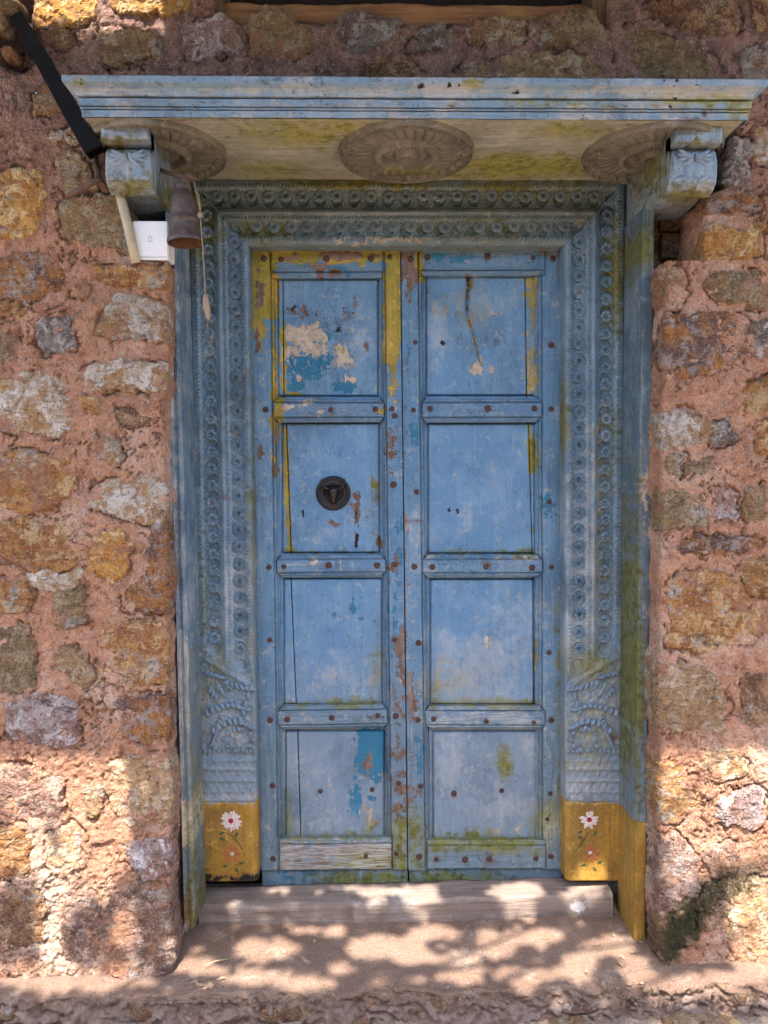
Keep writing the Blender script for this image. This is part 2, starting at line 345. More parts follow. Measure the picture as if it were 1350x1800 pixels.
M_black = mat_simple('black_plastic', (.0025, .0025, .003), (.006, .006, .007), 30, .6, 0, .12, .15, C=(.016, .016, .016))
M_pipe = mat_simple('cream_pipe', (.44, .38, .27), (.36, .30, .20), 25, .55, 0, .4, .1)
M_cord = mat_simple('twine', (.30, .24, .18), (.20, .155, .11), 300, .9)
M_handle = mat_wood('worn_handle_wood', (.30, .22, .16), (.22, .16, .11), (.35, .27, .2), 'z', 2)
M_beam = mat_wood('weathered_beam', (.245, .185, .155), (.18, .138, .115), (.13, .10, .085), 'x', .8, tint=(.33, .29, .265))
_n = NT.__new__(NT); _n.m = M_beam; _n.t = M_beam.node_tree; _n.b = _n.t.nodes['Principled BSDF']; _n.pos = _n.n('NewGeometry').outputs['Position']
_c = W(1018, 1598, .19); _v = _n.map((1, .8, 1.3), (-_c[0], -_c[1] * .8, -_c[2] * 1.3)); _l = _n.n('VectorMath'); _l.operation = 'LENGTH'; _n.set(_l.inputs[0], _v)
_old = _n.b.inputs['Base Color'].links[0].from_socket
_m = _n.math('SUBTRACT', 1, _n.step(_n.math('ADD', _l.outputs['Value'], _n.math('MULTIPLY', _n.math('SUBTRACT', _n.noise(55, 5, .7), .5), .06)), .018, .028))
_n.set(_n.b.inputs['Base Color'], _n.mix(_n.math('MULTIPLY', _m, .62), _old, (.62, .60, .60)))
M_oldwood = mat_wood('window_wood', (.30, .16, .08), (.20, .10, .05), (.36, .24, .09), 'x', .8)
M_postwood = mat_wood('post_wood', (.13, .085, .055), (.09, .058, .04), (.17, .12, .08), 'z', .8)
M_dark = mat_simple('dark_interior', (.02, .018, .016), (.025, .02, .018), 5, .9)
M_glass = mat_simple('dusty_pane', (.012, .012, .014), (.02, .02, .022), 8, .25)
M_pw = mat_simple('white_petal_paint', (.66, .58, .55), (.46, .34, .28), 160, .7)
M_pr = mat_simple('red_petal_paint', (.36, .075, .035), (.30, .14, .04), 160, .7)
M_pc = mat_simple('crimson_paint', (.30, .008, .03), (.22, .006, .02), 120, .7)
M_pg = mat_simple('green_leaf_paint', (.035, .055, .03), (.06, .08, .03), 120, .7)
M_leaf = mat_simple('tree_leaf', (.05, .10, .03), (.08, .13, .035), 20, .6)
M_bark = mat_wood('bark', (.13, .09, .06), (.09, .06, .04), (.17, .12, .08), 'z', .4)
M_tin = mat_simple('roof_sheet', (.25, .18, .14), (.30, .20, .15), 6, .7)
M_straw = mat_simple('dry_straw', (.50, .38, .22), (.36, .26, .15), 100, .8)

# ------------------------------------------------------------------ wear fields (photo pixels of the door)
KEYS = {'wood': ('wear', 0), 'yellow': ('wear', 1), 'teal': ('wear', 2), 'cream': ('wear', 3),
        'moss': ('dirt', 0), 'rust': ('dirt', 1), 'scuff': ('dirt', 2), 'dark': ('dirt', 3)}
def fields(shapes, px, py):
    o = {'wear': np.zeros((len(px), 4)), 'dirt': np.zeros((len(px), 4))}
    wx = fbm(px / 22, py / 22, 4, 101, .6) * 6.0; wy = fbm(px / 22, py / 22, 4, 131, .6) * 8.0; qx, qy = px + wx * .12, py + wy * .25; px = px + wx; py = py + wy
    for sh in shapes:
        a, i = KEYS[sh[0]]; st = 1.0
        if sh[1] == 'e':
            cx, cy, rx, ry = sh[2:6]; st = sh[6] if len(sh) > 6 else 1
            d = np.sqrt(((px - cx) / rx) ** 2 + ((py - cy) / ry) ** 2); v = np.clip(.5 + (1 - d) * .5, 0, 1) * st
        elif sh[1] == 'r':      # rectangle with soft edge (px)
            x0, y0, x1, y1, sf = sh[2:7]; st = sh[7] if len(sh) > 7 else 1
            d = np.minimum(np.minimum(px - x0, x1 - px), np.minimum(py - y0, y1 - py)); v = np.clip(.5 + d / sf * .5, 0, 1) * st
        elif sh[1] == 'n':      # brushed straight edge, hardly warped
            x0, y0, x1, y1, sf = sh[2:7]; d = np.minimum(np.minimum(qx - x0, x1 - qx), np.minimum(qy - y0, y1 - qy)); v = np.clip(.5 + d / sf * .5, 0, 1)
        elif sh[1] == 'l':      # polyline
            px_, py_ = px, py; px, py = qx + wx * .15, qy; pts, wd = sh[2], sh[3]; st = sh[4] if len(sh) > 4 else 1; d = np.full(len(px), 1e9)
            for (ax, ay), (bx, by) in zip(pts[:-1], pts[1:]):
                t = np.clip(((px - ax) * (bx - ax) + (py - ay) * (by - ay)) / ((bx - ax) ** 2 + (by - ay) ** 2 + 1e-9), 0, 1)
                d = np.minimum(d, np.hypot(px - ax - t * (bx - ax), py - ay - t * (by - ay)))
            v = np.clip(.5 + (1 - d / wd) * .5, 0, 1) * st; px, py = px_, py_
        o[a][:, i] = np.maximum(o[a][:, i], v)
    return o

def board(name, TL, TR, BR, BL, Y, thick, mat, parent, shapes=(), step=3.0, hfun=None, skirt=2, inset=None, bev=.0010, stepv=None, rel=.0008, skfun=None, stepu=None):
    """dense board whose face lies on y=Y between four photo-pixel corners, with depth behind it"""
    TL, TR, BR, BL = [np.array(p, float) for p in (TL, TR, BR, BL)]
    nu = max(3, int(np.linalg.norm(TR - TL + (BR - BL)) / 2 / (stepu or step)) + 1); nv = max(3, int(np.linalg.norm(BL - TL + (BR - TR)) / 2 / (stepv or step)) + 1)
    u, v = np.meshgrid(np.linspace(0, 1, nu), np.linspace(0, 1, nv))
    Lft = TL + (BL - TL) * v[..., None]; Rgt = TR + (BR - TR) * v[..., None]
    if inset:   # chamfered ends (px), rails
        H = np.linalg.norm(BL - TL); k = np.clip(1 - np.minimum(v, 1 - v) * H / inset, 0, 1) * inset
        if inset: Lft = Lft + np.stack([k, 0 * k], -1); Rgt = Rgt - np.stack([k, 0 * k], -1)
    P = Lft + (Rgt - Lft) * u[..., None]; px, py = P[..., 0], P[..., 1]
    V = W(px, py, Y)
    h = fbm(V[..., 0] * 18, V[..., 2] * 18, 3, 5) * rel
    if hfun is not None: h = h + hfun(u, v, px, py)
    edge = np.minimum(np.minimum(np.arange(nu), nu - 1 - np.arange(nu))[None, :], np.minimum(np.arange(nv), nv - 1 - np.arange(nv))[:, None])
    h = h - bev * (edge == 0)
    V = V.copy(); V[..., 1] -= h
    rings = np.concatenate([np.arange(nu), np.arange(1, nv) * nu + nu - 1, (nv - 1) * nu + np.arange(nu - 2, -1, -1), np.arange(nv - 2, 0, -1) * nu])
    Vf = V.reshape(-1, 3); Fs = [gridF(nv, nu)]; allV = [Vf]; pxs = [px.ravel()]; pys = [py.ravel()]; base = len(Vf); prev = rings
    nr = len(rings)
    for k in range(0, skirt + 1):
        R = Vf[rings].copy()
        if k == 0:
            allV.append(R); pxs.append(px.ravel()[rings]); pys.append(py.ravel()[rings]); prev = base + np.arange(nr); base += nr; continue
        R[:, 1] = Y + thick * k / skirt if k == skirt else R[:, 1] + (Y + thick - R[:, 1]) * k / skirt
        if skfun: R[:, 0] += skfun(k / skirt)
        idx = base + np.arange(nr); base += nr; allV.append(R); pxs.append(px.ravel()[rings] + (0 if not skfun else 0)); pys.append(py.ravel()[rings])
        nx = np.roll(idx, -1); pv = np.roll(prev, -1)
        Fs.append(np.stack([prev, idx, nx, pv], -1)); prev = idx
    V = np.concatenate(allV); px = np.concatenate(pxs); py = np.concatenate(pys)
    return mesh(name, V, np.concatenate(Fs)[:, ::-1], mat, parent, True, fields(shapes, px, py))

# ------------------------------------------------------------------ WALL
WALL = thing('stone_wall', 'rubble stone wall bedded in pink brown mortar around the doorway', 'wall', (0, 0, 0))
def edge_fn(pts, sd):
    P = W([p[1] for p in pts], [p[0] for p in pts], 0.0); zz = P[::-1, 2]; xx = P[::-1, 0]
    return lambda z: np.interp(z, zz, xx) + .006 * fbm(np.asarray(z) * 14, np.asarray(z) * 0 + sd, 4, sd)
eLL = edge_fn([(465, 292), (600, 291), (700, 288), (920, 290), (1080, 295), (1300, 297), (1400, 300), (1500, 299), (1600, 298), (1700, 294), (1745, 290), (1800, 288)], 1)
eLN = edge_fn([(120, 160), (210, 172), (300, 190), (340, 212), (400, 226), (470, 232)], 2)
eRL = edge_fn([(455, 1174), (540, 1170), (700, 1164), (1000, 1163), (1160, 1158), (1300, 1158), (1450, 1158), (1600, 1158), (1700, 1166), (1800, 1170)], 3)
eRN = edge_fn([(120, 1300), (215, 1296), (240, 1288), (330, 1276), (345, 1242), (470, 1240)], 4)
ZLEDL = float(W(260, 462, 0.)[2]); ZLEDR = float(W(1200, 461, 0.)[2]); ZCAN = float(W(700, 165, 0.)[2])
RAD = .010
def base_surf(zone, s, z):
    """zone LL LN RL RN T : arc coordinate s, height z -> point, normal"""
    s = np.asarray(s, float); z = np.asarray(z, float)
    if zone == 'T': return np.stack([s, 0 * s, z], -1), np.stack([0 * s, 0 * s - 1, 0 * s], -1)
    sg = 1 if zone[0] == 'L' else -1
    e = {'LL': eLL, 'LN': eLN, 'RL': eRL, 'RN': eRN}[zone](z) * sg; q = s * sg
    t = q - (e - RAD); th = np.clip(t / RAD, 0, math.pi / 2)
    x = np.where(t < 0, q, e - RAD + RAD * np.sin(th)); y = np.where(t < 0, 0, RAD - RAD * np.cos(th)) + np.maximum(0, t - RAD * math.pi / 2)
    nx = np.sin(th); ny = -np.cos(th)
    return np.stack([x * sg, y, z], -1), np.stack([nx * sg, ny, 0 * x], -1)
PITS = [((28, 75), 45, 55, .05), ((45, 8), 14, 30, .05), ((8, 62), 20, 25, .05)]
PITW = [(W(c[0], c[1], 0.), rx / 655, ry / 655, d) for c, rx, ry, d in PITS]
def macro(s, z):
    h = fbm(s * 2.3, z * 2.3, 3, 21) * .006
    h = h + .020 * (1 - sst(-.02, .20, z)) * (.6 + .5 * fbm(s * 4, z * 4, 2, 9))
    for P, rx, rz, d in PITW: h = h - d * (1 - sst(.5, 1.0, np.hypot((s - P[0]) / rx, (z - P[2]) / rz)))
    return h
def mortar_h(s, z):
    h = fbm(s * 9, z * 11, 5, 31, .6) * .0042 + fbm(s * 55, z * 60, 3, 41) * .0022 - .0015
    # trowel ledges and flaking skins: irregular little terraces, stronger low on the wall
    lowk = 1 - sst(.5, .8, z); wx = fbm(s * 6, z * 6, 3, 3); t = fbm(s * 9 + wx * 2.0, z * 17 + wx * 1.5, 5, 51, .6)
    h = h + sst(-.06, .06, np.sin(t * 9)) * (.0012 + .0026 * lowk) * sst(-.3, .3, fbm(s * 5, z * 5, 2, 13))
    h = h + (np.abs(t) ** .6 * np.sign(t)) * (.0012 + .0016 * lowk)
    cr = np.abs(fbm(s * 6, z * 9, 5, 61, .6)); m = sst(.0, .2, fbm(s * 4, z * 4, 2, 71))
    h = h - .010 * (1 - sst(.0, .045, cr)) * m
    pit = fbm(s * 42, z * 42, 2, 83); h = h - .005 * sst(.45, .62, pit)
    return h
def axis(lo, hi, dl, dh, st, coarse=.03):
    a = [np.arange(lo, dl, coarse)] if lo < dl else []; a.append(np.arange(dl, dh, st))
    if hi > dh: a.append(np.arange(dh, hi, coarse))
    return np.unique(np.concatenate(a + [np.array([hi])]).round(5))
XO = 1.75; ST = .0045
def wall_patch(zone, z0, z1):
    zs = np.linspace(z0, z1 + .004, int((z1 - z0) / ST) + 2)
    uo = axis(-XO, 0, -1.12, 0, ST)
    sg = 1 if zone[0] == 'L' else -1; e = {'LL': eLL, 'LN': eLN, 'RL': eRL, 'RN': eRN}[zone]
    ez = e(zs) * sg
    side = np.arange(ST, .33, ST * 1.3)
    U0 = uo[:-1] / XO + 1          # 0..1
    S = np.concatenate([-XO + U0[None, :] * (ez[:, None] + XO), ez[:, None] - RAD * .0 + np.concatenate([[0], side])[None, :]], 1) * sg
    Z = np.repeat(zs[:, None], S.shape[1], 1)
    P, Nn = base_surf(zone, S, Z); h = mortar_h(S, Z) + macro(S, Z) - grooves(zone, S, Z)
    P = P + Nn * h[..., None]
    Fq = gridF(*S.shape)
    return P.reshape(-1, 3), Fq if sg > 0 else Fq[:, ::-1]
# ledges, notch backs and the dark room behind
A = Acc()
for x0, x1, z in ((-1.2, float(eLL(ZLEDL)) - .012, ZLEDL - .012), (float(eRL(ZLEDR)) + .012, 1.2, ZLEDR - .012)): A.box((x0, .02, z - .03), (x1, .09, z))
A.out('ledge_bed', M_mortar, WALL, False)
def rough_panel(name, x0, x1, z0, z1, Y, mat, parent, amp=.006, st=.006, **k):
    S, Z = np.meshgrid(np.arange(x0, x1, st), np.arange(z0, z1, st)); V = np.stack([S, 0 * S + Y - fbm(S * 14, Z * 16, 4, 7) * amp, Z], -1)
    return mesh(name, V.reshape(-1, 3), gridF(*S.shape), mat, parent, **k)
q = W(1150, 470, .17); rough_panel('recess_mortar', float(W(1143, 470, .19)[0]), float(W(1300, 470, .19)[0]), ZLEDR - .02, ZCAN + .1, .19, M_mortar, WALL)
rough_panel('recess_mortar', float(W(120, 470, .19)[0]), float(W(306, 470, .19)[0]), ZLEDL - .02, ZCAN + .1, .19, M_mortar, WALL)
A = Acc(); A.add([(-1.3, .345, -.2), (1.3, .345, -.2), (1.3, .345, 2.4), (-1.3, .345, 2.4), (-1.3, 1.2, -.2), (1.3, 1.2, -.2), (1.3, 1.2, 2.4), (-1.3, 1.2, 2.4)],
                 [(4, 5, 6, 7), (0, 1, 5, 4), (3, 7, 6, 2), (0, 4, 7, 3), (1, 2, 6, 5)])
A.out('room_shell', M_dark, WALL, False)

PAL = dict(
 ochre=((.46, .235, .080), (.31, .125, .045), (.58, .40, .21)), white=((.56, .48, .40), (.40, .23, .10), (.70, .65, .60)),
 purple=((.15, .085, .075), (.40, .17, .05), (.36, .29, .27)), olive=((.31, .205, .10), (.23, .155, .085), (.42, .32, .20)),
 tan=((.42, .27, .14), (.30, .18, .095), (.55, .44, .32)), grey=((.30, .265, .24), (.17, .125, .11), (.52, .48, .45)),
 gold=((.62, .34, .095), (.46, .20, .05), (.72, .53, .28)), cream=((.62, .44, .25), (.48, .27, .13), (.70, .57, .42)),
 brown=((.28, .145, .07), (.18, .09, .055), (.42, .27, .15)), lav=((.46, .37, .37), (.30, .17, .14), (.64, .57, .58)),
 mauve=((.31, .175, .13), (.22, .12, .09), (.46, .33, .27)))
def chaikin(p):
    p = np.asarray(p, float); q = np.roll(p, -1, 0); return np.stack([p * .88 + q * .12, p * .12 + q * .88], 1).reshape(-1, 2)
def sdist(poly, x, y):
    d = np.full(x.shape, 1e9); ins = np.zeros(x.shape, bool); n = len(poly)
    for i in range(n):
        ax, ay = poly[i]; bx, by = poly[(i + 1) % n]
        t = np.clip(((x - ax) * (bx - ax) + (y - ay) * (by - ay)) / ((bx - ax) ** 2 + (by - ay) ** 2 + 1e-12), 0, 1)
        d = np.minimum(d, np.hypot(x - ax - t * (bx - ax), y - ay - t * (by - ay)))
        c = ((ay > y) != (by > y)) & (x < (bx - ax) * (y - ay) / (by - ay + 1e-12) + ax); ins ^= c
    return np.where(ins, d, -d)
NST = [0]; GRV = []
def stone(zone, pts, pal, p=.006, quoin=False, world=False, st=.0042):
    NST[0] += 1; k = NST[0]; rg = np.random.default_rng(k * 7 + 3)
    pts = np.array(pts, float)
    sz = pts.copy() if world else W(pts[:, 0], pts[:, 1], 0.)[:, [0, 2]]
    if quoin:
        sg = 1 if zone[0] == 'L' else -1; e = {'LL': eLL, 'LN': eLN, 'RL': eRL, 'RN': eRN}[zone](sz[:, 1]) * sg; q = sz[:, 0] * sg
        sz[:, 0] = np.where(q > e - .03, e + .05 + rg.random(len(q)) * .08, q) * sg
    sz = chaikin(sz); GRV.append((zone, sz, k)); lo = sz.min(0) - .015; hi = sz.max(0) + .015
    S, Z = np.meshgrid(np.arange(lo[0], hi[0], st), np.arange(lo[1], hi[1], st))
    d = sdist(sz, S, Z) + fbm(S * 22, Z * 22, 5, k % 40, .6) * .013 + .008
    c = sz.mean(0); sc_ = (hi - lo) * .5; h = np.full(S.shape, 9.)
    for i in range(5):      # broken faces: a few flat facets
        a_ = rg.random() * 6.28; sl_ = rg.uniform(.02, .16); h = np.minimum(h, rg.uniform(.001, .008) - sl_ * ((S - c[0]) * math.cos(a_) + (Z - c[1]) * math.sin(a_)))
    h = np.clip(h, -.010, .008)
    n_ = fbm(S * 16, Z * 20, 5, (k * 5) % 60, .62); h = h + n_ * .0042
    strat = fbm(S * 10 + Z * 6, Z * 48 + S * 14, 4, (k * 3) % 50); h = h + np.sign(strat) * np.abs(strat) ** .4 * .0014
    chip = fbm(S * 34, Z * 34, 3, (k * 9) % 50); h = h - .004 * sst(.25, .38, chip)
    top = p * .42 + .0032 + np.clip(h * .85, -.009, .009)
    h = -.014 + (top + .014) * sst(0, .010, d) ** .7
    P, Nn = base_surf(zone, S, Z); P = P + Nn * (h + macro(S, Z))[..., None]
    ok = (d > -.002).ravel(); Fq = gridF(*S.shape); Fq = Fq[ok[Fq].all(1)]
    if len(Fq) == 0: return
    used, inv = np.unique(Fq, return_inverse=True); V = P.reshape(-1, 3)[used]; Fq = inv.reshape(-1, 4)
    if zone[0] == 'R': pass
    # base_surf of right zones keeps x to the right, so winding is unchanged
    o = mesh('stone', V, Fq, M_stone, WALL, False, origin=V.mean(0))
    a, b, c3 = PAL[pal]; j = 1.32 + (rg.random() - .5) * .34
    o['tint_a'] = [x * j for x in a]; o['tint_b'] = [x * j for x in b]; o['tint_c'] = [x * j for x in c3]; o['shift'] = float(rg.random() * 20); o['smear'] = float(rg.uniform(-.07, .06))
    return o
TOP = [
 ([(60,-6),(170,-6),(168,30),(120,48),(60,48)],'gold',.008), ([(195,-6),(335,-6),(335,22),(290,26),(200,23)],'gold',.008),
 ([(60,52),(125,52),(138,75),(110,85),(75,80)],'brown',.002), ([(158,70),(185,55),(240,52),(285,72),(285,100),(240,112),(170,112),(160,95)],'tan',.006),
 ([(325,40),(395,25),(418,50),(418,95),(330,105),(318,80)],'lav',.004), ([(435,40),(460,15),(500,18),(545,60),(545,95),(440,102)],'olive',.006),
 ([(590,40),(610,20),(660,25),(705,35),(680,70),(630,90),(585,85)],'grey',.004), ([(715,80),(745,45),(790,45),(812,75),(780,88),(730,88)],'grey',.004),
 ([(828,35),(920,30),(930,72),(828,77)],'tan',.003), ([(935,40),(990,12),(1045,20),(1066,65),(1030,77),(935,74)],'olive',.006),
 ([(640,115),(670,100),(730,105),(755,150),(630,150)],'brown',.003), ([(812,112),(880,88),(1000,92),(1050,105),(1057,150),(806,150)],'tan',.004),
 ([(1085,60),(1110,45),(1180,65),(1250,95),(1285,150),(1090,150)],'olive',.005), ([(1130,10),(1180,-8),(1290,-8),(1300,50),(1250,56),(1180,36)],'brown',.002),
 ([(1300,85),(1360,68),(1360,145),(1305,140)],'grey',.004), ([(1320,-8),(1365,-8),(1365,60),(1335,60)],'brown',.003)]
for pts, pal, p in TOP: stone('T', pts, pal, p)
LN = [([(55,170),(90,145),(110,165),(112,205),(62,200)],'tan',.003), ([(90,240),(135,225),(145,250),(98,250)],'white',.004),
 ([(98,270),(135,262),(160,290),(168,330),(120,345),(103,310)],'tan',.006), ([(0,302),(45,290),(80,310),(70,380),(50,415),(-12,420),(-12,305)],'gold',.006),
 ([(110,350),(160,338),(210,362),(235,420),(235,445),(120,428),(105,390)],'olive',.008,1)]
LL = [([(-12,455),(60,440),(100,455),(116,490),(60,530),(-12,525)],'purple',.006), ([(160,468),(230,466),(290,468),(294,505),(270,515),(180,497)],'ochre',.008,1),
 ([(125,505),(155,500),(152,527),(128,522)],'ochre',.003), ([(3,535),(30,528),(48,552),(3,557)],'ochre',.004), ([(66,560),(130,556),(132,612),(88,627),(63,602)],'grey',.004),
 ([(-12,580),(28,588),(30,632),(-12,637)],'olive',.002), ([(173,562),(198,520),(238,518),(292,545),(292,603),(173,592)],'white',.006,1),
 ([(125,652),(200,635),(292,643),(292,688),(135,684),(128,672)],'white',.005,1), ([(-12,670),(75,648),(117,680),(128,757),(75,768),(-12,757)],'white',.006),
 ([(140,700),(175,705),(172,732),(143,722)],'ochre',.002), ([(200,718),(245,725),(290,745),(240,753),(203,742)],'brown',.003), ([(163,758),(187,763),(214,800),(202,818),(168,807)],'white',.003),
 ([(-12,798),(60,793),(132,810),(138,850),(97,897),(10,903),(-12,893)],'ochre',.006), ([(163,850),(270,832),(294,836),(294,918),(240,921),(180,898),(158,892)],'white',.007,1),
 ([(-12,920),(60,908),(127,925),(138,990),(92,1008),(40,998),(-12,965)],'ochre',.006), ([(50,1008),(142,1003),(148,1027),(103,1043),(50,1032)],'white',.003),
 ([(-12,1023),(35,1018),(57,1045),(52,1072),(-12,1078)],'ochre',.004), ([(158,938),(207,928),(233,960),(217,1013),(185,1023),(157,992)],'gold',.005),
 ([(262,918),(294,922),(298,1080),(215,1073),(222,1040),(262,1010)],'purple',.005,1), ([(98,1036),(147,1040),(152,1098),(98,1103)],'olive',.003),
 ([(-12,1108),(40,1098),(62,1150),(57,1212),(-12,1224)],'olive',.004), ([(98,1138),(152,1148),(162,1190),(147,1213),(102,1182)],'tan',.003),
 ([(178,1108),(230,1093),(296,1103),(297,1184),(240,1213),(178,1198),(170,1150)],'ochre',.006,1), ([(8,1235),(60,1218),(132,1228),(138,1312),(80,1313),(12,1293)],'lav',.004),
 ([(170,1240),(230,1223),(297,1228),(297,1293),(240,1303),(173,1283)],'purple',.004,1), ([(-12,1352),(50,1348),(112,1365),(102,1442),(30,1443),(-12,1423)],'mauve',.004),
 ([(188,1345),(250,1323),(299,1343),(299,1444),(220,1452),(188,1400)],'cream',.007,1), ([(83,1470),(142,1448),(148,1522),(88,1543)],'cream',.004),
 ([(223,1480),(298,1473),(299,1529),(260,1543),(223,1517)],'lav',.006,1), ([(-12,1458),(40,1453),(57,1532),(-12,1554)],'ochre',.004),
 ([(-12,1558),(60,1548),(83,1600),(78,1653),(-12,1685)],'brown',.007), ([(112,1580),(165,1568),(178,1640),(162,1693),(112,1683)],'mauve',.004),
 ([(183,1590),(240,1548),(298,1568),(298,1685),(260,1724),(200,1704),(177,1640)],'mauve',.010,1), ([(150,1385),(178,1380),(182,1430),(150,1440)],'tan',.002)]
RN = [([(1290,242),(1322,250),(1312,332),(1280,312)],'grey',.005,1), ([(1323,230),(1362,222),(1362,292),(1323,277)],'white',.004),
 ([(1240,342),(1290,328),(1337,340),(1332,372),(1240,377)],'purple',.006,1), ([(1240,402),(1270,395),(1300,410),(1340,388),(1342,452),(1240,458)],'gold',.009,1)]  # last stone: brighter gold tint paints in its sunlit patch
RL = [([(1165,474),(1203,468),(1211,522),(1185,537),(1160,532)],'tan',.006,1), ([(1240,500),(1260,478),(1362,478),(1362,543),(1260,527)],'olive',.004),
 ([(1165,562),(1210,550),(1322,558),(1320,622),(1262,657),(1200,663),(1165,622)],'purple',.005,1), ([(1323,570),(1362,563),(1362,642),(1328,632)],'grey',.003),
 ([(1298,680),(1362,662),(1362,722),(1308,732)],'ochre',.005), ([(1160,708),(1220,723),(1258,745),(1252,782),(1160,787)],'white',.004,1),
 ([(1253,750),(1277,738),(1303,765),(1267,788),(1250,782)],'grey',.005), ([(1333,738),(1362,738),(1362,803),(1333,797)],'ochre',.003),
 ([(1173,805),(1208,798),(1198,832),(1178,837)],'olive',.003), ([(1210,815),(1262,800),(1243,827),(1205,840)],'olive',.002), ([(1160,868),(1200,858),(1248,883),(1243,928),(1180,933),(1160,912)],'olive',.004,1),
 ([(1260,858),(1292,863),(1293,913),(1260,908)],'lav',.003), ([(1308,858),(1342,858),(1347,890),(1332,928),(1308,912)],'olive',.003), ([(1168,952),(1260,945),(1342,953),(1338,969),(1180,977)],'purple',.001),
 ([(1168,1020),(1250,998),(1302,1018),(1348,1090),(1333,1123),(1250,1148),(1178,1143)],'ochre',.008), ([(1293,990),(1362,978),(1362,1043),(1318,1043)],'ochre',.004),
 ([(1150,1163),(1240,1168),(1278,1230),(1273,1298),(1200,1288),(1150,1273)],'tan',.006,1), ([(1308,1180),(1362,1188),(1362,1293),(1308,1283)],'brown',.002),
 ([(1233,1318),(1302,1313),(1313,1367),(1248,1373)],'cream',.005), ([(1150,1338),(1195,1343),(1233,1390),(1233,1423),(1180,1453),(1150,1423)],'ochre',.006,1),
 ([(1150,1468),(1200,1473),(1233,1530),(1223,1603),(1150,1593)],'mauve',.007,1), ([(1258,1400),(1342,1388),(1343,1453),(1268,1453)],'lav',.003),
 ([(1150,1605),(1215,1600),(1223,1652),(1160,1700)],'brown',.007,1), ([(1288,1560),(1362,1538),(1362,1693),(1300,1703),(1278,1640)],'cream',.006), ([(1240,1500),(1290,1480),(1300,1530),(1250,1545)],'mauve',.003)]
for zone, L in (('LN', LN), ('LL', LL), ('RN', RN), ('RL', RL)):
    for r in L: stone(zone, r[0], r[1], r[2], len(r) > 3)
def grooves(zone, S, Z):
    # open cracks where mortar has shrunk away from stones
    G = np.zeros(S.shape)
    for zn, poly, k in GRV:
        if zn != zone: continue
        lo = poly.min(0) - .02; hi = poly.max(0) + .02
        m = (S > lo[0]) & (S < hi[0]) & (Z > lo[1]) & (Z < hi[1])
        if not m.any(): continue
        s_, z_ = S[m], Z[m]; d = sdist(poly, s_, z_) + fbm(s_ * 22, z_ * 22, 5, k % 40, .6) * .013 + .008
        G[m] = np.maximum(G[m], (.013 * np.exp(-((d + .0005) / .0032) ** 2)) * sst(.05, .30, fbm(s_ * 9, z_ * 9, 3, k % 50)) + .012 * sst(.006, .02, d) * 0)
    return G
parts = []; off = 0; VV = []; FF = []
for zone, z0, z1 in (('LL', -.12, ZLEDL), ('LN', ZLEDL, ZCAN), ('RL', -.12, ZLEDR), ('RN', ZLEDR, ZCAN)):
    P, Fq = wall_patch(zone, z0, z1); VV.append(P); FF.append(Fq + off); off += len(P)
# top band, with the window opening left out
xs = axis(-XO, XO, -1.12, 1.12, ST); zs = axis(ZCAN, 3.95, ZCAN, 2.66, ST, .04)
S, Z = np.meshgrid(xs, zs); P, Nn = base_surf('T', S, Z)
wl, wr = W(375, 20, 0.)[0], W(1068, 20, 0.)[0]
sill_edge = np.interp(S, *(lambda q: (q[:, 0], q[:, 2]))(W([330, 400, 440, 470, 520, 560, 620, 720, 800, 900, 940, 990, 1040, 1062, 1100], [26, 30, 38, 18, 24, 34, 24, 36, 34, 33, 26, 14, 22, 40, 44], 0.))) + .004 * fbm(S * 30, S * 0, 3, 8)
inwin = (S > wl) & (S < wr) & (Z > sill_edge) & (Z < 3.5)
near = np.clip(1 - (sill_edge - Z) / .03, 0, 1) * ((S > wl) & (S < wr))
P = P + Nn * (mortar_h(S, Z) + macro(S, Z) - grooves('T', S, Z) - .02 * near ** 2)[..., None]
Fq = gridF(*S.shape); keep = ~inwin.ravel()[Fq].all(1); VV.append(P.reshape(-1, 3)); FF.append(Fq[keep] + off); off += P.size // 3
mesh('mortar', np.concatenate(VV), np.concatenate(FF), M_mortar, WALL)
# loose stones at the broken top left corner
def boulder(name, c, r, mat, parent, seed=1, pal='ochre', n=18, flat=None):
    th, ph = np.meshgrid(np.linspace(0, 2 * np.pi, n, endpoint=False), np.linspace(.02, np.pi - .02, n // 2 + 1))
    D = np.stack([np.cos(th) * np.sin(ph), np.sin(th) * np.sin(ph), np.cos(ph)], -1)
    D = np.sign(D) * np.abs(D) ** .75
    k = 1 + .22 * fbm(D[..., 0] * 2 + seed, D[..., 2] * 2 + D[..., 1] * 1.7, 3, seed)
    V = np.array(c) + D * np.array(r) * k[..., None]; nr, nc = th.shape
    i, j = np.meshgrid(np.arange(nr - 1), np.arange(nc), indexing='ij'); a = i * nc + j; b = i * nc + (j + 1) % nc
    Fq = np.stack([a, a + nc, b + nc, b], -1).reshape(-1, 4)
    o = mesh(name, V.reshape(-1, 3), Fq, mat, parent, origin=c)
    A_, B_, C_ = PAL[pal]; o['tint_a'] = list(A_); o['tint_b'] = list(B_); o['tint_c'] = list(C_); o['shift'] = seed * 1.7
    return o
for (px, py, rx, rz, pal, sd) in ((18, 22, .042, .022, 'olive', 2), (5, 44, .022, .026, 'cream', 3), (-25, 70, .03, .03, 'tan', 4), (22, 100, .02, .014, 'brown', 5)):
    boulder('stone', W(px, py, .0), (rx, .04, rz), M_stone, WALL, sd, pal)
